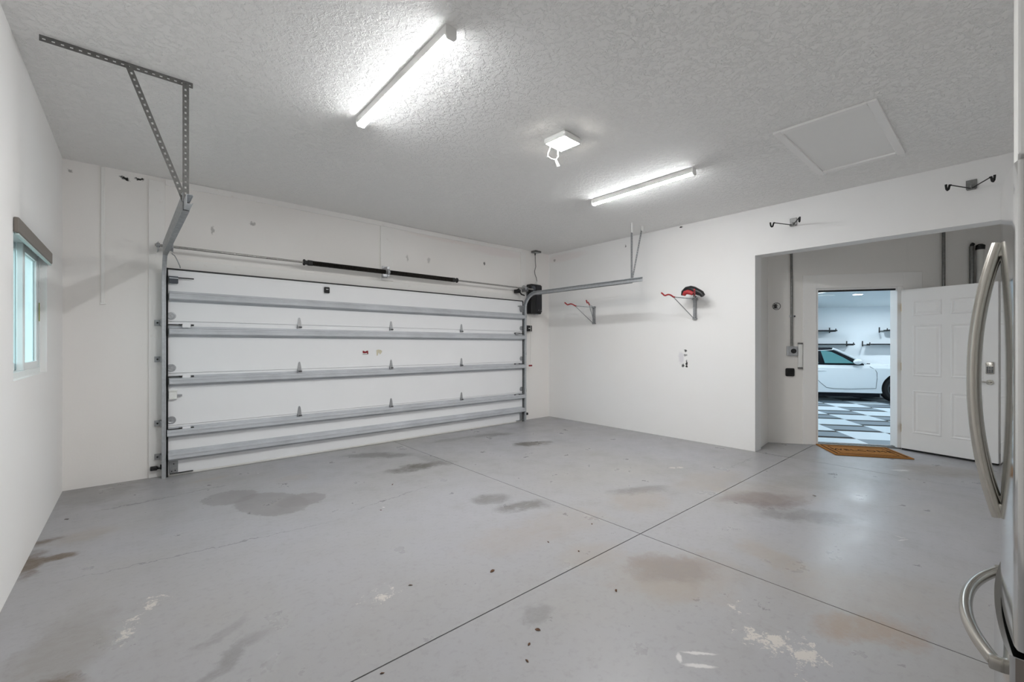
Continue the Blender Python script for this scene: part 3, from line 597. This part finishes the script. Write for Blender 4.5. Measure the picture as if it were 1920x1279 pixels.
# ------------------------------------------------------------------ bicycle racks on the right wall
def wavy(p, d, up, L, amp):
    p, d, up = Vector(p), Vector(d).normalized(), Vector(up)
    prof = [(0, 0), (.10, .05), (.22, .5), (.36, .85), (.5, .9), (.62, .65), (.72, .45), (.80, .6), (.9, 1.1), (1, 1.5)]
    return [p+d*L*a+up*amp*b for a, b in prof]
def bike_rack(y, label):
    o = thing('bicycle_rack', label, 'bike rack', (XR, y, 1.86), group='folding wall racks with red cradles')
    m = MB(); m.rbox(-.03, -.0005, -.022, .022, -.145, .13, .003, 1); m.box(-.034, 0, -.028, .028, -.155, -.14); m.build('back_plate', M['galv_dull'], o)
    m = MB(); m.rbox(-.05, -.0, -.03, .03, .115, .145, .004, 1); m.build('pivot', M['galv_dull'], o)
    for s_ in (1, -1):
        tip = Vector((-.33, s_*.15, .145)); m = MB(); m.cyl((-.03, s_*.01, .130), tip, .008, seg=8); a_ = m.build('arm', M['galv'], o, True)
        m = MB(); m.cyl(tip, (-.02, s_*.012, -.145), .0055, seg=8); m.build('brace', M['galv_dull'], o, True)
        d = (Vector((-.34, s_*.16, 0))).normalized(); m = MB(); m.tube(wavy(tip-d*.02, d, (0, 0, 1), .21, .035), .0105, 8); m.build('cradle', M['red'], a_, True)
    return o
bike_rack(4.62, 'folding grey bike rack with red cradles below the right track'); bike_rack(2.86, 'folding grey bike rack holding a black and red bundle')
cb = thing('padded_strap', 'bunched black and red padded strap hung on the nearer bike rack', 'strap', (XR-.22, 2.80, 2.045))
m = MB(); m.tube([(0, .125, -.02), (0, .115, .025), (0, .075, .055), (0, .02, .058), (0, -.03, .040), (0, -.08, .012), (0, -.125, -.012), (0, -.15, -.045)], lambda k: .030+.018*math.sin(math.pi*k), 12); m.build('outer_pad', M['black'], cb, True)
m = MB(); m.tube([(-.03, .10, -.018), (-.035, .08, .012), (-.04, .04, .018), (-.04, 0, .006), (-.035, -.03, -.012)], lambda k: .024+.008*math.sin(math.pi*k), 10); m.build('red_lining', M['red'], cb, True)
m = MB(); m.tube([(-.01, -.03, -.005), (-.02, -.04, -.04), (-.01, -.06, -.055)], .013, 8); m.build('buckle', M['rubber'], cb, True)

def hook_rack(y, dz, label):
    o = thing('wall_hook', label, 'hook', (XR, y, 2.81+dz), group='folding black hooks on the header')
    m = MB(); m.rbox(-.012, -.0005, -.036, .036, -.04, .045, .003, 1); m.build('back_plate', M['conduit'], o)
    m = MB(); m.cyl((-.03, 0, -.045), (-.03, 0, -.01), .012, seg=10); m.box(-.045, -.002, -.03, .03, -.048, -.036); m.build('swivel', M['conduit'], o, True)
    for s_ in (1, -1):
        tip = Vector((-.26, s_*.125, -.03)); m = MB(); m.cyl((-.03, 0, -.04), tip, .005, seg=8); a_ = m.build('arm', M['iron'], o, True)
        d = Vector((-.26, s_*.125, 0)).normalized(); m = MB()
        m.tube([tip+d*t_+Vector((0, 0, z)) for t_, z in ((-.01, 0), (.006, -.001), (.012, -.02), (.02, -.042), (.033, -.05), (.046, -.042), (.052, -.02), (.054, .0))], .0085, 8); m.build('hook_tip', M['rubber'], a_, True)
hook_rack(1.668, -.005, 'folding black hook on the header above the left corner of the recess'); hook_rack(.222, .03, 'folding black hook on the header nearest the fridge')

# ------------------------------------------------------------------ diagonal wall fittings
def wt(name, label, cat, a, z): return thing(name, label, cat, A(a, 0, z), AR)
o = wt('conduit', 'dark vertical conduit running down to the metal outlet box left of the doorway', 'conduit', -.305, 1.33)
m = MB(); m.cyl((0, -.022, -.01), (0, -.022, 1.65), .0145, seg=10); m.build('pipe', M['conduit'], o, True)
m = MB(); m.box(-.022, .045, -.03, 0, .395, .42); k_ = m.build('strap', M['galv'], o); m = MB(); m.cyl((.034, -.036, .407), (.034, -.03, .407), .010, seg=8); m.build('screw', M['iron'], k_)
o = wt('conduit', 'dark vertical conduit rising above the open white door', 'conduit', 1.404, 1.5)
m = MB(); m.cyl((0, -.022, -1.2), (0, -.022, 1.48), .016, seg=10); m.build('pipe', M['conduit'], o, True); m = MB(); m.box(-.03, .03, -.04, 0, .3, .325); m.build('strap', M['galv'], o)
o = wt('conduit', 'short dark conduit beside the white capped pipe above the open door', 'conduit', 1.692, 1.5)
m = MB(); m.cyl((0, -.024, -1.2), (0, -.024, 1.08), .022, seg=10); m.build('pipe', M['conduit'], o, True); m = MB(); m.tube([(0, -.024, 1.07), (.004, -.024, 1.10), (.016, -.024, 1.112)], .02, 8); m.build('elbow', M['black'], o, True)
o = wt('vent_pipe', 'white vertical pipe with a black cap above the open door', 'pipe', 1.765, 1.5)
m = MB(); m.cyl((0, -.045, -1.2), (0, -.045, 1.03), .036, seg=16); m.build('pipe', M['pvc'], o, True); m = MB(); m.lathe([(1.03, .042), (1.05, .044), (1.085, .040), (1.10, .02)], (0, -.045, 0), (0, 0, 1), 16); m.cyl((-.03, -.06, 1.07), (.03, -.06, 1.07), .02, seg=10); m.build('cap', M['black'], o, True)
o = wt('outlet_box', 'metal outlet box with a black plug at the foot of the conduit', 'outlet', -.300, 1.265)
m = MB(); m.rbox(-.062, .062, -.045, 0, -.065, .065, .006, 2); m.build('box', M['galv'], o); m = MB(); m.cyl((.01, -.06, 0), (.01, -.045, 0), .032, seg=16); m.build('plug', M['black'], o, True)
m = MB(); m.rbox(-.052, .052, -.048, -.044, -.055, .055, .002, 1); m.build('face_plate', M['plate'], o)
o = wt('white_tube_holder', 'slim upright white tube fixed beside the doorway casing', 'tube', -.200, 1.20)
m = MB(); m.rbox(-.028, .028, -.03, -.014, -.16, .16, .012, 3); m.build('tube', M['white_plastic'], o, True); m = MB(); m.rbox(-.03, .03, -.034, -.01, .155, .178, .006, 2); m.build('end_cap', M['conduit'], o, True); m = MB(); m.rbox(-.03, .03, -.034, -.01, -.178, -.155, .006, 2); m.build('end_cap', M['conduit'], o, True); m = MB(); m.box(-.012, .012, -.016, .0, -.12, .12); m.build('back_clip', M['conduit'], o)
o = wt('wall_control', 'black square wall control below the metal outlet box', 'switch', -.322, .975)
m = MB(); m.rbox(-.055, .055, -.03, 0, -.055, .055, .016, 3); m.build('housing', M['black'], o, True); m = MB(); m.rbox(-.035, .035, -.033, -.028, -.03, .03, .006, 2); m.build('button', M['rubber'], o, True)
o = wt('wired_junction_hole', 'round wall hole with black wires poking out, left of the conduit', 'junction', -.482, 1.88)
m = MB(); m.lathe([(0, .052), (.006, .052), (.008, .046), (.003, .044)], (0, 0, 0), (0, -1, 0), 22); m.build('rim', M['conduit'], o, True)
m = MB(); m.cyl((0, -.002, 0), (0, -.0045, 0), .043, seg=20); m.build('recess', M['white_plastic'], o)
for k in range(4):
    pts = [(-.028+.012*k+.012*math.sin(i*1.7+k), -.008-.003*k, .030-.0085*i) for i in range(8)]
    m = MB(); m.tube(pts, .0055 if k < 3 else .004, 6); m.build('wire', M['black'] if k < 3 else M['white_plastic'], o, True)

# ------------------------------------------------------------------ entry door, swung open
hp = A(OW+.006, -.018); DR = R(-103.2)
dm = MB(); DW, DH = .853, 2.055; dm.rbox(.0, DW, -.042, .002, .022, DH, .002, 1)
ed = struct(dm.build('door_1', M['entry_door'], loc=hp, rotz=DR), 'white six-panel door swung open beside the doorway')
for x0, x1 in ((.115, .388), (.465, .738)):
    for z0, z1 in ((.235, .775), (.955, 1.60), (1.715, 1.90)):
        for yf, sg in ((-.042, -1), (.002, 1)):
            m = MB(); rings = []
            for ins, hgt in ((0, 0), (.010, .0065), (.018, .0045), (.028, .0008), (.050, .0055)):
                rings.append([m.bm.verts.new(p) for p in ((x0+ins, yf+sg*hgt, z0+ins), (x1-ins, yf+sg*hgt, z0+ins), (x1-ins, yf+sg*hgt, z1-ins), (x0+ins, yf+sg*hgt, z1-ins))])
            for A_, B_ in zip(rings, rings[1:]):
                for i in range(4): m.bm.faces.new((A_[i], A_[(i+1) % 4], B_[(i+1) % 4], B_[i]))
            m.bm.faces.new(rings[-1]); m.build('panel', M['entry_door'], ed)
for z in (.28, 1.07, 1.83):
    m = MB(); m.cyl((-.006, -.004, z-.05), (-.006, -.004, z+.05), .0075, seg=8); m.box(-.004, .0005, -.04, 0, z-.05, z+.05); m.build('hinge', M['brass'], ed)
m = MB(); m.box(.004, DW-.004, -.044, .0, .004, .022); m.build('door_sweep', M['rubber'], ed)
m = MB(); m.cyl((.79, -.055, .925), (.79, -.042, .925), .03, seg=16); m.cyl((.79, -.085, .925), (.79, -.055, .925), .010, seg=10); m.tube([(.80, -.085, .925), (.77, -.088, .927), (.72, -.085, .934), (.68, -.083, .932)], .008, 8); m.build('lever', M['nickel'], ed, True)
m = MB(); m.rbox(.758, .822, -.062, -.042, 1.02, 1.155, .008, 2); k_ = m.build('keypad_lock', M['nickel'], ed, True)
m = MB(); [m.box(.768+.018*i, .782+.018*i, -.0645, -.061, 1.035+.018*j, 1.048+.018*j) for i in range(3) for j in range(4)]; m.build('keys', M['darkgrey'], k_)['kind'] = 'stuff'
# door mat
dmat = thing('door_mat', 'brown coir welcome mat lying in front of the open doorway', 'mat', A(.383, -.305), AR+R(-1))
m = MB(); m.rbox(-.40, .40, -.285, .285, .0, .014, .004, 1); m.build('pile', M['coir'], dmat)
for ins, wd_ in ((.035, .016), (.095, .008)):
    m = MB(); x, y = .40-ins, .285-ins
    m.box(-x, x, -y, -y+wd_, .0135, .0152); m.box(-x, x, y-wd_, y, .0135, .0152); m.box(-x, -x+wd_, -y+wd_, y-wd_, .0135, .0152); m.box(x-wd_, x, -y+wd_, y-wd_, .0135, .0152); m.build('border', M['coir_dark'], dmat)
fc = bpy.data.curves.new('lettering', 'FONT'); fc.body = 'WELCOME'; fc.size = .125; fc.align_x = 'CENTER'; fc.align_y = 'CENTER'; fc.extrude = .0008; fc.space_character = 1.15; fc.resolution_u = 3
fo = bpy.data.objects.new('tmp_text', fc); C.objects.link(fo); bpy.context.view_layer.update()
me = bpy.data.meshes.new_from_object(fo.evaluated_get(bpy.context.evaluated_depsgraph_get())); bpy.data.objects.remove(fo); me.name = 'lettering'
me.materials.clear(); me.materials.append(M['coir_dark']); lo = bpy.data.objects.new('lettering', me); C.objects.link(lo); lo.parent = dmat; lo.location = (0, 0, .0152)

# ------------------------------------------------------------------ refrigerator
FXC = 2.125; FW = .435
def arc(x, bulge=0.): return .0150+bulge-.152*(x-FXC)**2
fr = thing('refrigerator', 'stainless French door refrigerator with bowed handles at the right edge', 'refrigerator', (FXC, -.36, 0)); inv = at((FXC, -.36, 0))
def curved_front(x0, x1, z0, z1, back, bulge, name, mat, r=.010, lower=False):
    m = MB(); N = 18; pts = []
    xs = [x0+(x1-x0)*i/N for i in range(N+1)]
    pts += [(x0, back), (x0, arc(x0, bulge)-r), (x0+r*.3, arc(x0, bulge)-r*.3)]
    pts += [(x, arc(x, bulge)) for x in xs if x0+r <= x <= x1-r]
    pts += [(x1-r*.3, arc(x1, bulge)-r*.3), (x1, arc(x1, bulge)-r), (x1, back)]
    m.prism(pts, (0, 0, z0), (0, 0, z1), (1, 0, 0), (0, 1, 0)); return m.build(name, mat, fr, True, inv=inv)
dl = curved_front(FXC-FW, FXC-.003, .562, 1.812, -.075, 0, 'door', M['stainless']); dr = curved_front(FXC+.003, FXC+FW, .562, 1.812, -.075, 0, 'door', M['stainless'])
dw_ = curved_front(FXC-FW, FXC+FW, .075, .545, -.075, .014, 'freezer_drawer', M['stainless'])
for z0, z1, p_ in ((.564, 1.810, dl), (.077, .543, dw_)): m = MB(); m.box(FXC-FW-.0012, FXC-FW+.001, -.074, arc(FXC-FW)-.013+(.014 if p_ == dw_ else 0), z0, z1); m.build('side_panel', M['fridge_side'], p_, inv=inv)  # dark side skins; the taupe also stands in for a dark reflection
m = MB(); m.rbox(FXC-FW+.004, FXC+FW-.004, -.80, -.085, .03, 1.80, .004, 1); m.build('cabinet', M['fridge_side'], fr, inv=inv)
m = MB(); m.box(FXC-FW+.01, FXC+FW-.01, -.086, -.074, .08, 1.80); m.build('gasket', M['rubber'], fr, inv=inv)
m = MB(); m.rbox(FXC-FW+.02, FXC+FW-.02, -.10, -.04, .008, .07, .003, 1); m.build('kick_plate', M['black'], fr, inv=inv)
for x in (FXC-.38, FXC+.38):
    for y in (-.72, -.15): m = MB(); m.cyl((x, y, 0), (x, y, .032), .02, seg=10); m.build('foot', M['black'], fr, inv=inv)
for x in (FXC-.39, FXC+.39): m = MB(); m.rbox(x-.03, x+.03, -.12, -.03, 1.812, 1.822, .003, 1); m.build('hinge_cover', M['black'], fr, inv=inv)
for x, pd in ((FXC-.055, dl), (FXC+.055, dr)):
    z0, z1 = .795, 1.665; f0 = arc(x)
    pts = []
    for i in range(25):
        t_ = i/24*2-1; pts.append((x, f0+.005+.055*(1-abs(t_)**2.1), (z0+z1)/2+t_*(z1-z0)/2))
    m = MB(); m.tube(pts, .0185, 14, flat=.85, ref=(0, 1, 0))
    m.rbox(x-.014, x+.014, f0-.004, f0+.02, z0+.002, z0+.045, .004, 1); m.rbox(x-.014, x+.014, f0-.004, f0+.02, z1-.045, z1-.002, .004, 1)
    m.build('handle', M['handle'], pd, True, inv=inv)
x0, x1, zh = FXC-.365, FXC+.365, .478; pts = []
for i in range(29):
    t_ = i/28*2-1; x = FXC+t_*.365; pts.append((x, arc(x, .014)+.012+.052*(1-abs(t_)**2.2), zh))
m = MB(); m.tube(pts, .0165, 14); k_ = m.build('handle', M['handle'], dw_, True, inv=inv)
for x in (x0, x1): m = MB(); m.rbox(x-.013, x+.013, arc(x, .014)-.004, arc(x, .014)+.026, zh-.017, zh+.017, .005, 2); m.build('handle_mount', M['handle'], k_, True, inv=inv)

# ------------------------------------------------------------------ leaf crumbs on the floor
lm = None
LEAF = ('largest dry leaf crumb on the floor, left of where the two joints cross', 'small leaf crumb just left of the long diagonal joint and its crossing', 'reddish leaf crumb farther left of the largest crumb',
 'leaf crumb alone right of the long joint below the reddish stain', 'topmost of three leaf crumbs in a short column below the long joint', 'middle one of three leaf crumbs in a short column below the long joint', 'lowest of three leaf crumbs in a short column below the long joint',
 'leaf crumb at the near end of the long joint by the bottom of the photo', 'leaf crumb below the dark oil stain in front of the garage door', 'tiny leaf crumb on bare floor right of the damp patch', 'leaf crumb close beside the joint that runs to the garage door',
 'leaf crumb on the shiny floor in front of the door mat', 'leaf crumb by the left wall below the window', 'leaf crumb almost touching the long joint, nearest the crossing')
for i, (x, y, s_) in enumerate(((1.587, 2.003, 1.5), (2.111, 2.052, 1), (1.151, 2.187, 1), (1.972, 1.403, 1.2), (1.421, 1.451, 1.2), (1.324, 1.406, .9), (1.248, 1.338, .9), (.755, 1.676, .8), (1.853, 3.884, 1.3), (1.493, 3.343, .7), (2.572, 2.045, .8), (4.551, 1.13, 1.2), (-.411, 4.757, 1.1), (2.167, 1.832, .8))):
    if lm is None:
        m = MB(); P = [(-.014, 0, .001), (-.006, .006, .004), (.006, .005, .006), (.015, .001, .002), (.005, -.006, .003), (-.006, -.005, .001)]
        top = [m.bm.verts.new(Vector(p)+Vector((0, 0, .0025))) for p in P]; bot = [m.bm.verts.new(p) for p in P]
        m.bm.faces.new(top); m.bm.faces.new(bot[::-1]); [m.bm.faces.new((bot[k], bot[(k+1) % 6], top[(k+1) % 6], top[k])) for k in range(6)]
        o = m.build('leaf_crumb', M['leaf']); lm = o
    else: o = lm.copy(); C.objects.link(o)
    o.location = (x, y, -.0005); o.scale = (s_*.8, s_*.8, s_*.8); o.rotation_euler = (0, 0, i*1.3)
    tag(o, LEAF[i], 'leaf', 'dry leaf crumbs scattered on the floor')

# ------------------------------------------------------------------ the next garage, seen through the doorway
B0, B1, A0, A1, HN = .12, 7.4, -.75, 7.2, 2.42
def nx(name, mat, *boxes):
    m = MB(); [m.box(*b) for b in boxes]; return struct(m.build(name, mat, loc=PL, rotz=AR))
fn = nx('floor', M['joint'], (A0, A1, B0+.035, B1, -.1, -.006))
nx('ceiling', M['ceil_next'], (A0, A1, B0, B1, HN, HN+.1))
nx('wall_far', M['wall_next'], (A0, A1, B1, B1+.1, 0, HN)); nx('wall_side', M['wall_next'], (A0-.1, A0, B0, B1, 0, HN), (A1, A1+.1, B0, B1, 0, HN))
nx('wall_inner', M['wall_next'], (A0, -.0, B0, B0+.03, 0, HN), (OW, A1, B0, B0+.03, 0, HN), (0, OW, B0, B0+.03, OH, HN))
TA, TB = .658, .617; tm_ = {}
for i in range(-2, 10):
    for j in range(0, 12):
        a0, b0 = .06+TA*i, -.07+TB*j
        if a0 < A0-.4 or a0 > A1 or b0 > B1-.1: continue
        k = (i+j+1) % 2
        if k not in tm_:
            m = MB(); m.rbox(-TA/2+.002, TA/2-.002, -TB/2+.002, TB/2-.002, -.006, 0, .0015, 1); tl = m.build('tile', M['tile_light'] if k else M['tile_dark'], fn); tm_[k] = tl
        else: tl = tm_[k].copy(); C.objects.link(tl)
        tl.location = (a0+TA/2, b0+TB/2, 0)
        if j == 0: tl.location.y = b0+TB/2+.12; tl.scale = (1, .6, 1)
        if a0 < A0: tl.location.x = (A0+.02+a0+TA)/2; tl.scale.x = max(.05, (a0+TA-A0-.02)/TA)
def can(a, b, label=None):
    o = thing('recessed_light', label or 'recessed light added out of view to brighten the next garage', 'light', A(a, b, HN), AR, group='recessed lights in the next garage')
    m = MB(); m.lathe([(0, .095), (.006, .09), (.008, .082), (.0035, .08)], (0, 0, -.0005), (0, 0, -1), 24); m.build('trim_ring', M['white_plastic'], o, True)
    m = MB(); m.cyl((0, 0, -.003), (0, 0, -.0055), .08, seg=24); m.build('lens', M['led_can'], o)
for a in (2.30, 6.4):
    can(a, 3.95, 'round lit recessed light seen in the middle of the doorway ceiling' if a == 2.30 else None)  # the first is in view, the other is added out of view
for a, b in ((.5, 1.3), (4.4, 1.3), (.5, 5.9), (1.6, 5.9), (4.3, 5.9), (5.6, 5.9)): can(a, b)  # added cans out of view, placed to light the far wall and shelves
# ceiling fan, mostly behind the left jamb
cf = thing('ceiling_fan', 'pale ceiling fan glimpsed at the left of the doorway', 'fan', A(.62, 2.2, HN), AR)
m = MB(); m.cyl((0, 0, -.12), (0, 0, 0), .02, seg=10); m.lathe([(-.0, .07), (-.03, .07), (-.05, .03)], (0, 0, 0), (0, 0, 1), 16); m.lathe([(.12, .05), (.14, .10), (.20, .10), (.23, .05)], (0, 0, 0), (0, 0, -1), 18); m.build('motor', M['conduit'], cf, True)
for k in range(5):
    a = R(4+72*k); m = MB(); mt = Matrix.Rotation(a, 4, 'Z') @ Matrix.Translation((0, 0, -.175)) @ Matrix.Rotation(R(12), 4, 'X'); m.box(.10, .52, -.055, .055, -.004, .004, mt); m.build('blade', M['white_plastic'], cf)
# wall shelves
def shelf(a0, a1, z, side, label):
    o = thing('wall_shelf', label, 'shelf', A((a0+a1)/2, B1, z), AR, group='black wall shelves in the next garage'); h = (a1-a0)/2
    m = MB(); m.box(-h, h, -.32, -.002, -.02, .015); m.build('board', M['shelf'], o)
    for s_ in ((side,) if side else (-1, 1)):
        x = s_*(h-.10 if s_ > 0 else h+.12); x = s_*(h+(-.06 if side > 0 else .10))
        m = MB(); m.box(x-.012, x+.012, -.012, -.0005, -.06, .09); m.box(x-.010, x+.010, -.36, -.01, -.035, -.015); m.tube([(x, -.36, -.025), (x, -.37, .0), (x, -.372, .05)], .012, 6); m.build('bracket', M['iron'], o)
        m = MB(); m.box(min(x, s_*h)-.001, max(x, s_*h)+.001, -.05, -.02, -.03, -.012); m.build('rail', M['iron'], o)
shelf(1.1, 3.26, 1.755, 1, 'upper black wall shelf left of the gap, above the car'); shelf(1.1, 3.68, 1.375, 1, 'lower black wall shelf left of the gap, just above the car roof')
shelf(4.50, 6.6, 1.755, -1, 'upper black wall shelf right of the gap, above the car'); shelf(4.10, 6.6, 1.375, -1, 'lower black wall shelf right of the gap, above the hood')
# white sports car parked across the next garage
CB = 5.22+.88; car = thing('sports_car', 'white two-door sports car with a black roof parked on checkered tiles', 'car', A(2.55, CB, 0), AR)
def lerp(tab, x):
    for (a, b), (c_, d_) in zip(tab, tab[1:]):
        if x <= c_: return b+(d_-b)*max(0, (x-a))/(c_-a)
    return tab[-1][1]
hz = [(-2.1, .72), (-1.95, .84), (-1.4, .93), (-.6, .90), (0, .89), (.55, .89), (1.0, .885), (1.3, .85), (1.7, .76), (2.0, .63), (2.16, .50)]
hw = [(-2.1, .70), (-1.9, .84), (-1.3, .90), (-.6, .87), (0, .86), (.7, .865), (1.15, .885), (1.6, .85), (1.95, .74), (2.16, .55)]
m = MB(); rings = []; ST = [-2.1, -2.05, -1.9, -1.6, -1.3, -1.0, -.6, -.2, .2, .6, .9, 1.2, 1.5, 1.8, 2.0, 2.12, 2.16]
for a in ST:
    wv, hv = lerp(hw, a), lerp(hz, a); half = [(.86*wv, .19), (.975*wv, .22), (wv*.985, .40), (wv, .58), (wv*.965, hv-.09), (wv*.90, hv-.025), (wv*.72, hv), (wv*.35, hv+.015)]
    ring = [(-y, z) for y, z in half]+[(y, z) for y, z in half[::-1]]; rings.append([m.bm.verts.new((a, y, z)) for y, z in ring])
for P_, Q_ in zip(rings, rings[1:]):
    n = len(P_)
    for i in range(n): m.bm.faces.new((P_[i], P_[(i+1) % n], Q_[(i+1) % n], Q_[i]))
m.bm.faces.new(rings[0][::-1]); m.bm.faces.new(rings[-1])
body = m.build('body', M['car_paint'], car, True)
cut = MB()
for a in (-1.23, 1.19):
    for s_ in (-1, 1): cut.cyl((a, s_*.55, .335), (a, s_*1.2, .335), .365, seg=40)
cu = cut.build('cutter', M['car_gap']); cu.parent = car
md = body.modifiers.new('arch', 'BOOLEAN'); md.operation = 'DIFFERENCE'; md.solver = 'EXACT'; md.object = cu
bpy.context.view_layer.update(); nm = bpy.data.meshes.new_from_object(body.evaluated_get(bpy.context.evaluated_depsgraph_get()))
body.modifiers.clear(); body.data = nm; nm.name = 'body'; bpy.data.objects.remove(cu)
if M['car_paint'].name not in [x.name for x in nm.materials if x]: nm.materials.append(M['car_paint'])
for p in nm.polygons: p.use_smooth = True
nm.set_sharp_from_angle(angle=R(32))
def green(tab, name, mat, s0=1.0):
    m = MB(); rr = []
    for a, zt, wb_, wt_ in tab: rr.append([m.bm.verts.new(p) for p in ((a, -wb_, .86), (a, -wb_*s0*.99, .90), (a, -(wb_+wt_)/2-.015, (.90+zt)/2), (a, -wt_, zt-.02), (a, -wt_*.8, zt), (a, wt_*.8, zt), (a, wt_, zt-.02), (a, (wb_+wt_)/2+.015, (.90+zt)/2), (a, wb_*s0*.99, .90), (a, wb_, .86))])
    for P_, Q_ in zip(rr, rr[1:]):
        for i in range(9): m.bm.faces.new((P_[i], P_[i+1], Q_[i+1], Q_[i]))
    m.bm.faces.new(rr[0]); m.bm.faces.new(rr[-1][::-1]); return m.build(name, mat, car, True)
green([(-1.35, .905, .74, .60), (-.9, 1.10, .76, .58), (-.4, 1.25, .765, .57), (-.05, 1.29, .765, .56), (.52, .905, .76, .66)], 'cabin', M['car_black'])
def side_pane(pts, name='side_window'):
    for s_ in (-1, 1):
        m = MB(); P = []
        for a, z in pts:
            k = min(max((z-.90)/.39, 0), 1); y = .775-.20*k+.012; P.append((a, s_*y, z))
        v0 = [m.bm.verts.new(p) for p in P]; v1 = [m.bm.verts.new((p[0], p[1]-s_*.012, p[2])) for p in P]; n = len(P)
        m.bm.faces.new(v0); m.bm.faces.new(v1[::-1]); [m.bm.faces.new((v0[i], v0[(i+1) % n], v1[(i+1) % n], v1[i])) for i in range(n)]
        m.build(name, M['car_glass'], car)
side_pane([(-.30, .915), (.30, .915), (.10, 1.06), (-.10, 1.18), (-.28, 1.225), (-.33, 1.21)]); side_pane([(-.95, .93), (-.43, .915), (-.45, 1.0), (-.55, 1.10), (-.68, 1.15)], 'quarter_window')
m = MB(); m.poly([(-.02, -.48, 1.283), (-.02, .48, 1.283), (.535, .60, .915), (.535, -.60, .915)]); m.poly([(-.02, -.48, 1.278), (-.02, .48, 1.278), (.535, .60, .910), (.535, -.60, .910)]); m.build('windshield', M['car_glass'], car)
for s_ in (-1, 1):
    m = MB(); m.tube([(-.07, s_*.60, 1.262), (.0, s_*.615, 1.235), (.25, s_*.68, 1.09), (.56, s_*.765, .90)], .026, 8); m.build('roof_pillar', M['car_paint'], car, True)
    m = MB(); m.tube([(-1.3, s_*.72, .92), (-.9, s_*.69, 1.08), (-.4, s_*.655, 1.215), (-.07, s_*.635, 1.235)], .008, 6); m.build('roof_trim', M['car_paint'], car, True)
    m = MB(); m.ball((.33, s_*.90, .955), .075, (1.25, .8, .85), 16); mi = m.build('mirror', M['car_paint'], car, True); m = MB(); m.box(.29, .36, *sorted((s_*.80, s_*.87)), .895, .925); m.build('mirror_stalk', M['car_black'], mi)
    sd = lambda a, z: (a, s_*(lerp(hw, a)*(.985 if z < .45 else 1.0 if z < .62 else .985 if z < .76 else .962)+.002), z)
    m = MB(); m.tube([sd(.60, .84), sd(.70, .78), sd(.735, .70), sd(.73, .55), sd(.715, .33), sd(.2, .305), sd(-.15, .305), sd(-.30, .335), sd(-.42, .44), sd(-.55, .58), sd(-.60, .80), sd(-.56, .87)], .005, 5); m.build('door_seam', M['car_gap'], car)
    m = MB(); m.tube([sd(-.48, .735), sd(-.36, .74), sd(-.30, .735)], .012, 6); m.build('door_handle', M['car_paint'], car, True)
    m = MB(); m.box(-.86, .82, *sorted((s_*.60, s_*.80)), .12, .20); m.build('sill', M['car_black'], car)
m = MB(); m.box(.50, .72, -.6, .6, .885, .905); m.build('wiper_cowl', M['car_black'], car)
for a in (-1.23, 1.19):
    for s_ in (-1, 1):
        y0, y1 = s_*.62, s_*.845
        m = MB(); m.lathe([(0, .22), (0, .29), (.03, .325), (.19, .325), (.225, .30), (.225, .235), (.16, .225)], (a, y0, .325), (0, s_, 0), 32); wl = m.build('wheel', M['tyre'], car, True)
        m = MB(); m.lathe([(.10, .225), (.215, .232), (.215, .215), (.14, .205)], (a, y0, .325), (0, s_, 0), 28); m.cyl((a, y0+s_*.1, .325), (a, y0+s_*.205, .325), .045, seg=12)
        for k in range(5):
            d = Vector((math.cos(2*math.pi*k/5+.3), 0, math.sin(2*math.pi*k/5+.3))); c_ = Vector((a, y0+s_*.19, .325)); m.tube([c_+d*.03, c_+d*.13+Vector((0, s_*.012, 0)), c_+d*.218], .020, 6)
        m.build('rim', M['rim'], wl, True)
